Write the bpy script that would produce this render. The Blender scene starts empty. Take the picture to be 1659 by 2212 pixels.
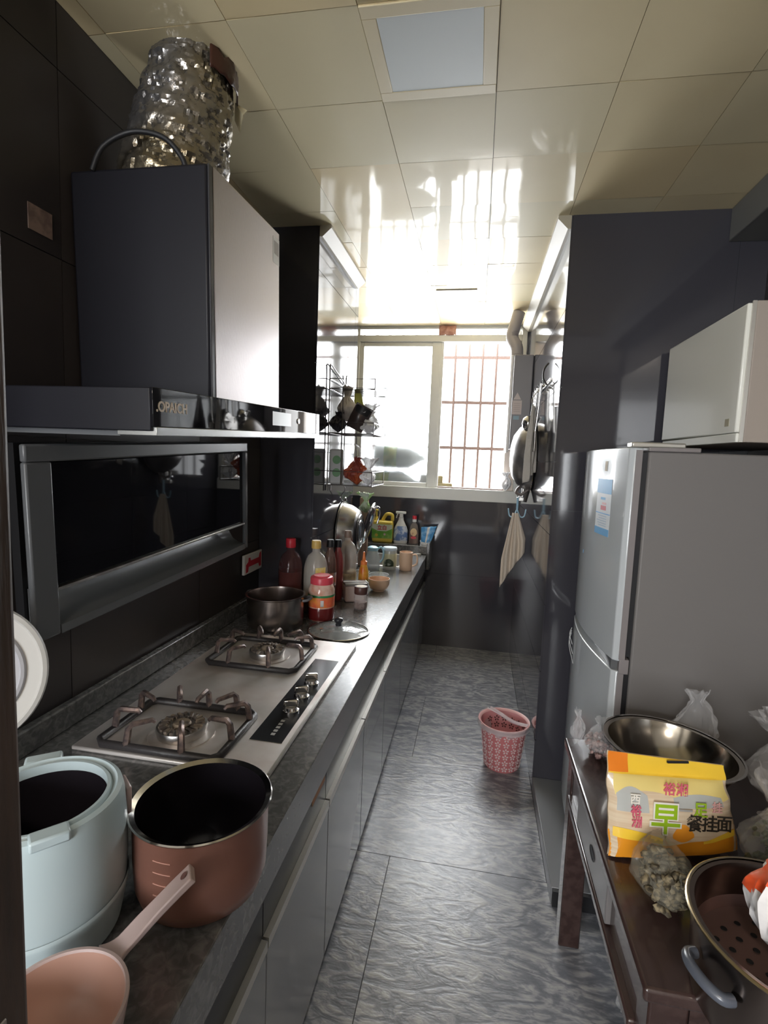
import bpy, bmesh, math, random
from mathutils import Vector, Matrix, noise
random.seed(7)
PI = math.pi
scene = bpy.context.scene
col = scene.collection

# ---------------------------------------------------------------- camera
H = 1.382
cam_d = bpy.data.cameras.new('camera')
cam_d.sensor_fit = 'VERTICAL'
cam_d.sensor_height = 24.0
cam_d.lens = 1126.47 / 2212 * 24.0
cam_d.clip_start = 0.02
cam = bpy.data.objects.new('camera', cam_d)
col.objects.link(cam)
yaw, pitch, roll = 0.1733, 0.102, 0.0385
W = Vector((-math.sin(yaw) * math.cos(pitch), math.cos(yaw) * math.cos(pitch), -math.sin(pitch)))
R0 = Vector((math.cos(yaw), math.sin(yaw), 0))
U0 = R0.cross(W)
RR = R0 * math.cos(roll) + U0 * math.sin(roll)
UU = U0 * math.cos(roll) - R0 * math.sin(roll)
m3 = Matrix((RR, UU, -W)).transposed()
cam.matrix_world = Matrix.Translation((0, 0, H)) @ m3.to_4x4()
scene.camera = cam

# ---------------------------------------------------------------- world, light, exposure
world = bpy.data.worlds.new('world')
scene.world = world
world.use_nodes = True
bg = world.node_tree.nodes['Background']
bg.inputs[0].default_value = (0.95, 0.975, 1.0, 1)      # bright hazy overcast sky
bg.inputs[1].default_value = 6.0
scene.view_settings.view_transform = 'Standard'
scene.view_settings.look = 'None'
scene.view_settings.gamma = 1
scene.view_settings.use_curve_mapping = False
scene.view_settings.exposure = 2.05
scene.cycles.use_denoising = True
scene.cycles.max_bounces = 10
scene.cycles.diffuse_bounces = 5
scene.cycles.glossy_bounces = 5
scene.cycles.transmission_bounces = 8
scene.cycles.transparent_max_bounces = 16
scene.cycles.sample_clamp_indirect = 6.0
scene.cycles.caustics_reflective = False
scene.cycles.caustics_refractive = False


def portal(name, loc, rot, sx, sy):
    l = bpy.data.lights.new(name, 'AREA')
    l.shape = 'RECTANGLE'
    l.size, l.size_y = sx, sy
    l.cycles.is_portal = True
    o = bpy.data.objects.new(name, l)
    col.objects.link(o)
    o.location = loc
    o.rotation_euler = rot
    return o


portal('window_portal', (-0.31, 3.93, 1.72), (-PI / 2, 0, 0), 1.25, 1.25)
portal('adjoining_window_portal', (-1.15, -3.45, 1.5), (PI / 2, 0, 0), 1.4, 1.6)

# ---------------------------------------------------------------- helpers


class MB:
    """collects vertices and faces of one mesh"""

    def __init__(s):
        s.v = []
        s.f = []

    def add(s, vs, fs):
        b = len(s.v)
        s.v += [Vector(v) for v in vs]
        s.f += [tuple(i + b for i in f) for f in fs]
        return s

    def box(s, lo, hi, mat=None):
        x0, y0, z0 = lo
        x1, y1, z1 = hi
        vs = [Vector(p) for p in ((x0, y0, z0), (x1, y0, z0), (x1, y1, z0), (x0, y1, z0),
                                  (x0, y0, z1), (x1, y0, z1), (x1, y1, z1), (x0, y1, z1))]
        if mat is not None:
            vs = [mat @ v for v in vs]
        return s.add(vs, [(3, 2, 1, 0), (4, 5, 6, 7), (0, 1, 5, 4), (1, 2, 6, 5), (2, 3, 7, 6), (3, 0, 4, 7)])

    def lathe(s, prof, seg=32, c=(0, 0, 0), mat=None, sx=1, sy=1, close=False):
        vs, fs = [], []
        c = Vector(c)
        n = len(prof)
        for i in range(seg):
            a = 2 * PI * i / seg
            for r, z in prof:
                p = Vector((r * math.cos(a) * sx, r * math.sin(a) * sy, z))
                if mat is not None:
                    p = mat @ p
                vs.append(p + c)
        for i in range(seg):
            j = (i + 1) % seg
            for k in range(n - 1):
                fs.append((i * n + k, j * n + k, j * n + k + 1, i * n + k + 1))
        return s.add(vs, fs)

    def tube(s, pts, r, seg=8, cap=True, closed=False):
        pts = [Vector(p) for p in pts]
        n = len(pts)
        rs = r if isinstance(r, (list, tuple)) else [r] * n
        b = len(s.v)
        prev = None
        for i, p in enumerate(pts):
            if closed:
                d = pts[(i + 1) % n] - pts[i - 1]
            else:
                d = pts[min(i + 1, n - 1)] - pts[max(i - 1, 0)]
            d.normalize()
            if prev is None:
                up = Vector((0, 0, 1)) if abs(d.z) < 0.9 else Vector((1, 0, 0))
                x = d.cross(up).normalized()
            else:
                x = prev - d * prev.dot(d)
                if x.length < 1e-5:
                    x = d.orthogonal()
                x.normalize()
            prev = x
            y = d.cross(x)
            for k in range(seg):
                a = 2 * PI * k / seg
                s.v.append(p + (x * math.cos(a) + y * math.sin(a)) * rs[i])
        m = n if closed else n - 1
        for i in range(m):
            j = (i + 1) % n
            for k in range(seg):
                l = (k + 1) % seg
                s.f.append((b + i * seg + k, b + j * seg + k, b + j * seg + l, b + i * seg + l))
        if cap and not closed:
            s.f.append(tuple(b + k for k in range(seg))[::-1])
            s.f.append(tuple(b + (n - 1) * seg + k for k in range(seg)))
        return s

    def prism(s, poly, axis, a, b):
        """polygon extruded along axis ('x','y','z') from a to b; poly are the other two coordinates in order"""
        def p3(u, v, w):
            return {'x': (w, u, v), 'y': (u, w, v), 'z': (u, v, w)}[axis]
        n = len(poly)
        vs = [p3(u, v, a) for u, v in poly] + [p3(u, v, b) for u, v in poly]
        fs = [tuple(range(n)), tuple(range(2 * n - 1, n - 1, -1))]
        fs += [(i, i + n, (i + 1) % n + n, (i + 1) % n) for i in range(n)]
        return s.add(vs, fs)

    def grid(s, fn, nu, nv, wrap=False):
        b = len(s.v)
        for i in range(nu):
            for j in range(nv):
                s.v.append(Vector(fn(i / (nu if wrap else nu - 1), j / (nv - 1))))
        for i in range(nu if wrap else nu - 1):
            k = (i + 1) % nu
            for j in range(nv - 1):
                s.f.append((b + i * nv + j, b + k * nv + j, b + k * nv + j + 1, b + i * nv + j + 1))
        return s

    def mesh(s, name, mat=None, smooth=None):
        me = bpy.data.meshes.new(name)
        me.from_pydata([tuple(v) for v in s.v], [], s.f)
        bm = bmesh.new()
        bm.from_mesh(me)
        bmesh.ops.recalc_face_normals(bm, faces=bm.faces)
        bm.to_mesh(me)
        bm.free()
        if mat is not None:
            me.materials.append(mat)
        if smooth:
            me.shade_smooth()
            me.set_sharp_from_angle(angle=math.radians(smooth))
        return me

    def build(s, name, mat, parent=None, bevel=0, seg=2, smooth=None, loc=None, rot=None, solid=0):
        if bevel and smooth is None:
            smooth = 40
        o = bpy.data.objects.new(name, s.mesh(name, mat, smooth))
        col.objects.link(o)
        if parent is not None:
            o.parent = parent
        if loc is not None:
            o.location = loc
        if rot is not None:
            o.rotation_euler = rot
        if solid:
            md = o.modifiers.new('solid', 'SOLIDIFY')
            md.thickness = solid
            md.offset = 0
        if bevel:
            md = o.modifiers.new('bevel', 'BEVEL')
            md.width = bevel
            md.segments = seg
            md.limit_method = 'ANGLE'
        return o


def box(name, lo, hi, mat, parent=None, bevel=0, seg=2, **k):
    return MB().box(lo, hi).build(name, mat, parent, bevel, seg, **k)


def tag(o, label=None, cat=None, group=None, kind=None):
    if label:
        o['label'] = label
    if cat:
        o['category'] = cat
    if group:
        o['group'] = group
    if kind:
        o['kind'] = kind
    return o


def struct(o):
    o['kind'] = 'structure'
    return o


def thing(name, label, cat, loc=(0, 0, 0), rot=(0, 0, 0), group=None):
    o = bpy.data.objects.new(name, None)
    o.empty_display_size = 0.05
    col.objects.link(o)
    o.location = loc
    o.rotation_euler = rot
    return tag(o, label, cat, group)


def catmull(pts, n=6, closed=False):
    pts = [Vector(p) for p in pts]
    m = len(pts)
    out = []
    rng = range(m) if closed else range(m - 1)
    for i in rng:
        if closed:
            p0, p1, p2, p3 = pts[i - 1], pts[i], pts[(i + 1) % m], pts[(i + 2) % m]
        else:
            p0, p1, p2, p3 = pts[max(i - 1, 0)], pts[i], pts[i + 1], pts[min(i + 2, m - 1)]
        for k in range(n):
            t = k / n
            out.append(0.5 * ((2 * p1) + (p2 - p0) * t + (2 * p0 - 5 * p1 + 4 * p2 - p3) * t * t + (3 * p1 - p0 - 3 * p2 + p3) * t ** 3))
    if not closed:
        out.append(pts[-1])
    return out


# ---------------------------------------------------------------- materials
_m = {}


def mat(name, c, rough=0.5, metal=0.0, trans=0.0, alpha=1.0, coat=0.0, spec=0.5, ior=1.45, c2=None, scale=8.0, stretch=(1, 1, 1),
        mixlo=0.4, mixhi=0.6, bump=0.0, bscale=40.0, bdist=0.01, rough2=None, distort=0.0, detail=4.0, emit=0, aniso=0, sss=0, cr=0.03, obj=True):
    if name in _m:
        return _m[name]
    m = bpy.data.materials.new(name)
    m.use_nodes = True
    nt = m.node_tree
    b = nt.nodes['Principled BSDF']
    I = b.inputs
    I['Base Color'].default_value = (*c, 1)
    I['Roughness'].default_value = rough
    I['Metallic'].default_value = metal
    I['Transmission Weight'].default_value = trans
    I['Alpha'].default_value = alpha
    I['Coat Weight'].default_value = coat
    I['Coat Roughness'].default_value = cr
    I['Specular IOR Level'].default_value = spec
    I['IOR'].default_value = ior
    if sss:
        I['Subsurface Weight'].default_value = sss
        I['Subsurface Radius'].default_value = (0.02, 0.01, 0.005)
    if emit:
        I['Emission Color'].default_value = (*c, 1)
        I['Emission Strength'].default_value = emit
    if c2 is not None or bump or rough2 is not None:
        tc = nt.nodes.new('ShaderNodeTexCoord')
        mp = nt.nodes.new('ShaderNodeMapping')
        mp.inputs['Scale'].default_value = stretch
        nt.links.new(tc.outputs['Object'], mp.inputs['Vector'])
    if c2 is not None or rough2 is not None:
        n = nt.nodes.new('ShaderNodeTexNoise')
        n.inputs['Scale'].default_value = scale
        n.inputs['Detail'].default_value = detail
        n.inputs['Distortion'].default_value = distort
        nt.links.new(mp.outputs[0], n.inputs['Vector'])
        mr = nt.nodes.new('ShaderNodeMapRange')
        mr.inputs['From Min'].default_value = mixlo
        mr.inputs['From Max'].default_value = mixhi
        nt.links.new(n.outputs['Fac'], mr.inputs['Value'])
        if c2 is not None:
            mx = nt.nodes.new('ShaderNodeMix')
            mx.data_type = 'RGBA'
            mx.inputs['A'].default_value = (*c, 1)
            mx.inputs['B'].default_value = (*c2, 1)
            nt.links.new(mr.outputs[0], mx.inputs['Factor'])
            nt.links.new(mx.outputs['Result'], I['Base Color'])
        if rough2 is not None:
            r2 = nt.nodes.new('ShaderNodeMapRange')
            r2.inputs['To Min'].default_value = rough
            r2.inputs['To Max'].default_value = rough2
            nt.links.new(mr.outputs[0], r2.inputs['Value'])
            nt.links.new(r2.outputs[0], I['Roughness'])
    if bump:
        n2 = nt.nodes.new('ShaderNodeTexNoise')
        n2.inputs['Scale'].default_value = bscale
        n2.inputs['Detail'].default_value = 3
        nt.links.new(mp.outputs[0], n2.inputs['Vector'])
        bp = nt.nodes.new('ShaderNodeBump')
        bp.inputs['Strength'].default_value = bump
        bp.inputs['Distance'].default_value = bdist
        nt.links.new(n2.outputs['Fac'], bp.inputs['Height'])
        nt.links.new(bp.outputs[0], I['Normal'])
        if coat:
            nt.links.new(bp.outputs[0], I['Coat Normal'])
    _m[name] = m
    return m


TILE = mat('dark_tile', (0.044, 0.043, 0.052), 0.07, bump=0.012, bscale=2.5, bdist=0.02, spec=0.75)
TILE_B = mat('brown_tile', (0.035, 0.03, 0.03), 0.35, c2=(0.05, 0.042, 0.04), scale=2.0, spec=0.4)
GROUT = mat('grout', (0.22, 0.22, 0.22), 0.8)
GROUT_D = mat('dark_grout', (0.03, 0.03, 0.035), 0.8)
CEIL = mat('ceiling_panel', (0.92, 0.79, 0.50), 0.5, coat=0.42, cr=0.04, bump=0.10, bscale=3.0, bdist=0.012, c2=(0.87, 0.74, 0.46), scale=2.0, spec=0.3)
CEILS = [CEIL, mat('ceiling_panel_warm', (0.90, 0.74, 0.44), 0.5, coat=0.42, cr=0.05, bump=0.12, bscale=2.3, bdist=0.012, spec=0.3), mat('ceiling_panel_green', (0.86, 0.755, 0.49), 0.5, coat=0.42, cr=0.04, bump=0.10, bscale=4.0, bdist=0.012, spec=0.3)]
CEIL_J = mat('ceiling_joint', (0.25, 0.22, 0.16), 0.7)
STONE = mat('counter_stone', (0.085, 0.085, 0.085), 0.26, c2=(0.17, 0.17, 0.165), scale=55, mixlo=0.42, mixhi=0.68, distort=1.0, bump=0.03, bscale=60, bdist=0.004, spec=0.7, coat=0.5, cr=0.15)
DOOR_G = mat('cabinet_gloss', (0.25, 0.26, 0.275), 0.18, coat=0.3)
ALU = mat('aluminium', (0.62, 0.60, 0.55), 0.3, metal=0.7)
BLACK = mat('black_matte', (0.012, 0.012, 0.014), 0.5)
BLACKGL = mat('black_glass', (0.008, 0.008, 0.010), 0.03)
HOODBODY = mat('hood_black_paint', (0.010, 0.010, 0.014), 0.35, spec=0.35)
HOODFRAME = mat('hood_frame_grey', (0.10, 0.105, 0.112), 0.3, bump=0.02, bscale=10)
STEEL = mat('steel', (0.55, 0.53, 0.51), 0.28, metal=1.0, rough2=0.4, scale=30)
STEEL_P = mat('steel_polished', (0.60, 0.58, 0.55), 0.12, metal=1.0)
STEEL_B = mat('steel_brushed', (0.34, 0.31, 0.305), 0.33, metal=1.0, bump=0.03, bscale=250, stretch=(1, 1, 0.3))
STOVE_S = mat('stove_steel', (0.80, 0.76, 0.73), 0.42, metal=0.75, c2=(0.58, 0.50, 0.46), scale=7, mixlo=0.45, mixhi=0.75, rough2=0.55)
CHROME = mat('chrome', (0.7, 0.7, 0.72), 0.08, metal=1.0)
IRON = mat('cast_iron', (0.03, 0.027, 0.028), 0.45, bump=0.3, bscale=120, bdist=0.003)
IRON_B = mat('burnt_iron', (0.22, 0.16, 0.14), 0.42, metal=0.6, c2=(0.10, 0.08, 0.08), scale=60)
BRASS = mat('burner_brass', (0.28, 0.22, 0.16), 0.5, metal=0.5, c2=(0.10, 0.08, 0.07), scale=50)
WHITE_P = mat('white_plastic', (0.75, 0.75, 0.73), 0.35)
WIN_F = mat('window_frame', (0.62, 0.62, 0.58), 0.35)
WOOD_D = mat('dark_wood', (0.034, 0.019, 0.017), 0.24, c2=(0.05, 0.03, 0.027), scale=6, stretch=(6, 1, 6), coat=0.3)
WOOD_J = mat('jamb_wood', (0.075, 0.052, 0.042), 0.6, c2=(0.045, 0.033, 0.028), scale=9, stretch=(5, 5, 0.6), bump=0.2, bscale=30)
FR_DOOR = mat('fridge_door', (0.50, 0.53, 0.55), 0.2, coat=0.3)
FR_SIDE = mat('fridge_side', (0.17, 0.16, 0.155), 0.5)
FR_EDGE = mat('fridge_edge', (0.22, 0.20, 0.20), 0.4)
CAB_W = mat('cabinet_white', (0.80, 0.80, 0.74), 0.3, coat=0.2)
CAB_B = mat('cabinet_side', (0.36, 0.31, 0.27), 0.55)
MINT = mat('cooker_mint', (0.42, 0.51, 0.54), 0.32)
PINKP = mat('pink_plastic', (0.52, 0.40, 0.38), 0.38, sss=0.0)
NONSTICK = mat('nonstick', (0.012, 0.010, 0.013), 0.22)
COPPER = mat('copper_paint', (0.24, 0.11, 0.08), 0.28, metal=0.35)
GLASS = mat('clear_glass', (0.9, 0.93, 0.93), 0.03, alpha=0.22)
GLASS_W = mat('window_glass', (0.85, 0.9, 0.9), 0.55, trans=0.95, alpha=0.22, ior=1.1)
PET = mat('clear_bottle', (0.72, 0.68, 0.62), 0.08, alpha=0.38)
FILM = mat('bag_film', (0.75, 0.75, 0.76), 0.12, alpha=0.22, bump=0.6, bscale=30, bdist=0.01)
FILM_W = mat('bag_white', (0.82, 0.82, 0.83), 0.35, alpha=0.88, bump=0.5, bscale=22, bdist=0.012)
RED = mat('red_plastic', (0.60, 0.03, 0.05), 0.35)
BROWNCAP = mat('brown_cap', (0.07, 0.03, 0.025), 0.4)
YEL = mat('yellow_plastic', (0.78, 0.60, 0.10), 0.35)
PEACH = mat('peach_ceramic', (0.66, 0.45, 0.31), 0.35)
FABRIC = mat('towel', (0.62, 0.54, 0.45), 0.9, bump=0.4, bscale=120, bdist=0.004)
BARM = mat('bar_metal', (0.13, 0.085, 0.07), 0.5)
ORANGE = mat('orange_print', (0.85, 0.33, 0.03), 0.3)
WIRE = mat('wire_dark', (0.10, 0.09, 0.085), 0.3, metal=0.6)


def floor_material():
    m = bpy.data.materials.new('floor_tile')
    m.use_nodes = True
    nt = m.node_tree
    b = nt.nodes['Principled BSDF']
    g = nt.nodes.new('ShaderNodeNewGeometry')
    mp = nt.nodes.new('ShaderNodeMapping')
    mp.inputs['Scale'].default_value = (3.4, 9.0, 1)
    nt.links.new(g.outputs['Position'], mp.inputs['Vector'])
    oi = nt.nodes.new('ShaderNodeObjectInfo')
    ad = nt.nodes.new('ShaderNodeVectorMath')
    ad.operation = 'ADD'
    mu = nt.nodes.new('ShaderNodeMath')
    mu.operation = 'MULTIPLY'
    mu.inputs[1].default_value = 13.0
    nt.links.new(oi.outputs['Random'], mu.inputs[0])
    nt.links.new(mp.outputs[0], ad.inputs[0])
    nt.links.new(mu.outputs[0], ad.inputs[1])
    n1 = nt.nodes.new('ShaderNodeTexNoise')
    n1.inputs['Scale'].default_value = 1.75
    n1.inputs['Detail'].default_value = 5.0
    n1.inputs['Distortion'].default_value = 3.0
    nt.links.new(ad.outputs[0], n1.inputs['Vector'])
    n2 = nt.nodes.new('ShaderNodeTexNoise')
    n2.inputs['Scale'].default_value = 6.0
    n2.inputs['Detail'].default_value = 3
    n2.inputs['Distortion'].default_value = 2.0
    nt.links.new(ad.outputs[0], n2.inputs['Vector'])
    mx = nt.nodes.new('ShaderNodeMath')
    mx.operation = 'MULTIPLY_ADD'
    mx.inputs[1].default_value = 0.45
    nt.links.new(n2.outputs['Fac'], mx.inputs[0])
    nt.links.new(n1.outputs['Fac'], mx.inputs[2])
    r = nt.nodes.new('ShaderNodeValToRGB')
    e = r.color_ramp.elements
    e[0].position = 0.55
    e[0].color = (0.125, 0.133, 0.155, 1)
    e[1].position = 0.88
    e[1].color = (0.36, 0.36, 0.36, 1)
    q = e.new(0.69)
    q.color = (0.175, 0.183, 0.205, 1)
    q = e.new(0.76)
    q.color = (0.26, 0.265, 0.285, 1)
    nt.links.new(mx.outputs[0], r.inputs[0])
    nt.links.new(r.outputs[0], b.inputs['Base Color'])
    b.inputs['Roughness'].default_value = 0.3
    bp = nt.nodes.new('ShaderNodeBump')
    bp.inputs['Strength'].default_value = 0.15
    bp.inputs['Distance'].default_value = 0.01
    nt.links.new(mx.outputs[0], bp.inputs['Height'])
    nt.links.new(bp.outputs[0], b.inputs['Normal'])
    return m


FLOOR = floor_material()


def text(body, size, m, parent, loc, rot, depth=0.0006, name='lettering', align='CENTER', bold=0):
    cu = bpy.data.curves.new('text', 'FONT')
    cu.body = body
    cu.size = size
    cu.extrude = depth
    cu.offset = bold
    cu.align_x = align
    cu.align_y = 'CENTER'
    cu.resolution_u = 3
    t = bpy.data.objects.new('text', cu)
    col.objects.link(t)
    dg = bpy.context.evaluated_depsgraph_get()
    me = bpy.data.meshes.new_from_object(t.evaluated_get(dg))
    bpy.data.objects.remove(t)
    bpy.data.curves.remove(cu)
    me.name = name
    me.materials.clear()
    me.materials.append(m)
    o = bpy.data.objects.new(name, me)
    col.objects.link(o)
    o.parent = parent
    o.location = loc
    o.rotation_euler = rot
    return o


def axes(x, y, z):
    return Matrix((Vector(x).normalized(), Vector(y).normalized(), Vector(z).normalized())).transposed()


# ================================================================ SETTING
ZC = 2.337       # ceiling
XL, XR, XR2 = -0.95, 0.303, 1.0
YB = 3.82
YN = 0.30        # inner face of the near wall
COLX, COLY0, COLY1 = -0.70, 2.19, 2.93

# floor: slab + tiles
fl = struct(box('floor', (-2.2, -3.4, -0.12), (2.2, YB + 0.1, -0.004), GROUT_D))
ybs = [-0.21, 0.42, 1.05, 1.68, 2.309, 2.939, 3.569]
for r, y0 in enumerate(ybs):
    y1 = min(y0 + 0.63, YB)
    off = -0.226 if r % 2 == 0 else -0.497
    for k in (-1, 0, 1):
        x0, x1 = max(off + 0.8 * k, XL), min(off + 0.8 * (k + 1), XR2)
        if x1 - x0 < 0.05:
            continue
        box('tile', (x0 + .0012, y0 + .0012, -0.01), (x1 - .0012, y1 - .0012, 0.0), FLOOR, fl)

# ceiling: backing + panels
ce = struct(box('ceiling', (XL - 0.1, YN - 0.1, ZC + 0.006), (XR2 + 0.1, YB + 0.1, ZC + 0.1), CEIL_J))
gx = [-0.95, -0.9056, -0.6056, -0.3056, -0.0056, 0.2944, 0.5944, 0.8944, 1.0]
gy = [YN] + [1.4758 + 0.3 * k for k in range(-3, 8)] + [YB]
rnd = random.Random(3)
for i in range(len(gx) - 1):
    for j in range(len(gy) - 1):
        x0, x1, y0, y1 = gx[i], gx[i + 1], gy[j], gy[j + 1]
        if x1 - x0 < 0.02 or y1 - y0 < 0.02:
            continue
        if abs(x0 + 0.3056) < 0.01 and abs(y0 - 1.1758) < 0.01:
            continue
        cx, cy = (x0 + x1) / 2, (y0 + y1) / 2
        w, d = (x1 - x0) / 2 - 0.0008, (y1 - y0) / 2 - 0.0008
        mb = MB()
        # a thin pressed metal panel, slightly dished
        n = 5
        amp = rnd.uniform(-0.0012, 0.0012)
        mb.grid(lambda u, v: ((u * 2 - 1) * w, (v * 2 - 1) * d, amp * math.sin(u * PI) * math.sin(v * PI) + 0.0), n, n)
        mb.box((-w, -d, 0.0006), (w, d, 0.006))
        o = mb.build('panel', rnd.choice(CEILS), ce, smooth=30, loc=(cx, cy, ZC))
        o.rotation_euler = (rnd.uniform(-.004, .004), rnd.uniform(-.004, .004), 0)

# walls -----------------------------------------------------------
wl = struct(box('wall_left', (XL - 0.15, YN - 0.1, 0), (XL - 0.006, YB + 0.1, ZC + 0.1), mat('grout_mid', (.12, .11, .105), .8)))


def wall_tiles(parent, plane, fixed, u0, u1, us, zs, m, thick=0.006, sign=1, gap=0.0012):
    """tiles on a plane x=fixed or y=fixed, sign = side the tile stands proud to (towards -sign the wall)"""
    meshes = {}
    ue = [u0] + [u for u in us if u0 + 0.02 < u < u1 - 0.02] + [u1]
    for a, b in zip(ue[:-1], ue[1:]):
        for c, d in zip(zs[:-1], zs[1:]):
            key = (round(b - a, 4), round(d - c, 4))
            if key not in meshes:
                w, h = (b - a) / 2 - gap, (d - c) / 2 - gap
                mb = MB()
                if plane == 'x':
                    mb.box((-thick, -w, -h), (0, w, h))
                else:
                    mb.box((-w, -thick, -h), (w, 0, h))
                meshes[key] = mb.mesh('tile', m)
            o = bpy.data.objects.new('tile', meshes[key])
            col.objects.link(o)
            o.parent = parent
            s = 0 if sign > 0 else thick
            mu, mz = (a + b) / 2, (c + d) / 2
            o.location = (fixed + s, mu, mz) if plane == 'x' else (mu, fixed + s, mz)


ZS = [0.0, 0.22, 0.522, 0.808, 1.10, 1.395, 1.69, 1.985, ZC]
ZS_L = [0.0, 0.35, 0.72, 1.0, 1.40, 1.80, 2.2, ZC]
wall_tiles(wl, 'x', XL, YN, COLY0, [0.48, 1.08, 1.68], ZS_L, TILE_B)
wall_tiles(wl, 'x', XL, COLY1, YB, [3.5], ZS_L, TILE)
# flue column on the left
wc = struct(box('wall_column', (XL, COLY0 + 0.006, 0.0), (COLX - 0.006, COLY1, ZC + 0.05), GROUT))
wall_tiles(wc, 'x', COLX, COLY0, COLY1, [2.86], [0.72, 1.02, 1.40, 1.78, 2.16, ZC], TILE)
wall_tiles(wc, 'y', COLY0 + 0.006, XL, COLX - 0.006, [], [0.72, ZC], TILE, sign=1)
# right wall (far part)
wr = struct(box('wall_right', (XR + 0.006, 2.196, 0), (XR2 + 0.15, YB + 0.1, ZC + 0.1), GROUT))
wall_tiles(wr, 'x', XR, 2.19, YB, [2.79, 3.39], ZS, TILE, sign=-1)
wall_tiles(wr, 'y', 2.196, XR + 0.006, XR2, [0.9], [0.0, 1.2, ZC], TILE, sign=1, gap=0.0003)
# right wall (near part)
wr2 = struct(box('wall_right_near', (XR2, YN - 0.1, 0), (XR2 + 0.15, 2.196, ZC + 0.1), TILE_B))
beam = struct(box('trim_beam', (0.86, YN, 2.22), (XR2, 2.19, ZC), mat('beam_grey', (0.17, 0.17, 0.165), 0.5), bevel=0.004))
plinth = struct(box('trim_plinth', (XR, 1.60, 0.0), (XR2, 2.19, 0.055), mat('plinth', (0.17, 0.175, 0.185), 0.35), bevel=0.003))
struct(box('trim_plinth_front', (XR + .004, 1.585, 0.0), (XR2, 1.60, 0.052), BLACK))
# back wall under the window and reveal strips
wb = struct(box('wall_back', (XL - 0.1, YB + 0.006, 0), (XR + 0.1, YB + 0.16, 1.10), GROUT_D))
wall_tiles(wb, 'y', YB + 0.006, XL, XR, [-0.35], [0.0, 0.55, 1.10], TILE, sign=1, gap=0.0004)
struct(box('wall_back_left', (XL - 0.15, YB, 1.10), (-0.93, YB + 0.16, ZC + 0.1), TILE))
struct(box('wall_back_right', (0.292, YB, 1.10), (XR + 0.15, YB + 0.16, ZC + 0.1), TILE))
struct(box('wall_back_top', (XL - 0.1, YB, ZC - 0.005), (XR + 0.1, YB + 0.16, ZC + 0.1), WIN_F))
# near wall with the doorway the camera stands in
WALLP = mat('wall_paint', (0.55, 0.52, 0.47), 0.8)
struct(box('wall_near_right', (1.0, YN - 0.1, 0), (2.2, YN, 2.6), WALLP))
struct(box('wall_near_left', (-2.2, YN - 0.1, 0), (XL - .15, YN, 2.6), WALLP))
jamb = struct(MB().box((-0.42, YN - 0.13, 0), (-0.306, YN, ZC)).build('trim_door_jamb', WOOD_J, bevel=0.004))
pl_ = box('lock_plate', (-0.3065, YN - .06, 0.86), (-0.3045, YN - .02, 0.98), mat('old_metal', (0.4, 0.36, 0.33), 0.4, metal=0.7), jamb, bevel=0.001)
# room the camera looks from
struct(box('wall_adjoining_left', (-2.3, -3.4, 0), (-2.2, YN, 2.7), WALLP))
struct(box('wall_adjoining_right', (2.2, -3.4, 0), (2.3, YN, 2.7), WALLP))
struct(MB().box((-2.3, -3.5, 0), (2.3, -3.4, .7)).box((-2.3, -3.5, 2.3), (2.3, -3.4, 2.7)).box((-2.3, -3.5, .7), (-1.85, -3.4, 2.3)).box((-.45, -3.5, .7), (2.3, -3.4, 2.3)).build('wall_adjoining_back', WALLP))
struct(box('ceiling_adjoining', (-2.3, -3.5, 2.6), (2.3, YN, 2.7), WALLP))

# crown trims of the ceiling
CROWN = mat('crown_trim', (0.42, 0.38, 0.29), 0.45)
LFRAME = mat('lamp_frame', (0.90, 0.78, 0.52), 0.4)
struct(MB().prism([(COLX, ZC), (COLX, ZC - .045), (COLX + .012, ZC - .045), (COLX + .05, ZC - .012), (COLX + .05, ZC)], 'y', COLY0, 2.86).build('trim_crown_left', CROWN))
struct(MB().prism([(XR, ZC), (XR - .05, ZC), (XR - .05, ZC - .012), (XR - .012, ZC - .05), (XR, ZC - .05)], 'y', 2.19, YB - .01).build('trim_crown_right', CROWN))

# window -----------------------------------------------------------
wx0, wx1 = -0.93, 0.292
win = struct(MB().box((wx0, 3.80, 1.10), (wx1, 3.90, 1.185)).box((wx0, 3.82, 1.185), (wx0 + .035, 3.90, ZC - .005))
             .box((wx1 - .035, 3.82, 1.13), (wx1, 3.90, ZC - .005)).box((wx0 + .035, 3.82, 2.225), (wx1 - .035, 3.90, 2.272))
             .box((wx0 + .035, 3.83, 2.315), (wx1 - .035, 3.90, ZC - .005)).build('window_1', WIN_F, bevel=0.003))
sash = MB().box((-0.895, 3.835, 1.185), (-0.865, 3.865, 2.225)).box((-0.365, 3.835, 1.185), (-0.30, 3.87, 2.225)) \
    .box((-0.865, 3.835, 1.185), (-0.365, 3.865, 1.215)).box((-0.865, 3.835, 2.195), (-0.365, 3.865, 2.225)).build('sash', WIN_F, win, bevel=0.003)
box('pane', (-0.865, 3.848, 1.215), (-0.365, 3.852, 2.195), GLASS_W, win)
box('pane', (-0.895, 3.858, 2.272), (-0.315, 3.862, 2.315), GLASS_W, win)
box('pane', (-0.215, 3.858, 2.272), (0.257, 3.862, 2.315), GLASS_W, win)
MB().box((-0.30, 3.84, 1.185), (-0.282, 3.86, 2.225)).build('sash_edge', WIN_F, win)
MB().box((0.185, 3.845, 1.185), (0.257, 3.875, 2.225)).build('open_sash', mat('sash_pale', (0.7, 0.62, 0.55), 0.5), win, bevel=0.003)
box('rail', (-0.28, 3.835, 1.182), (0.19, 3.87, 1.195), mat('rail_brown', (0.22, 0.16, 0.14), 0.5), win)
foam = MB()
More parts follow.
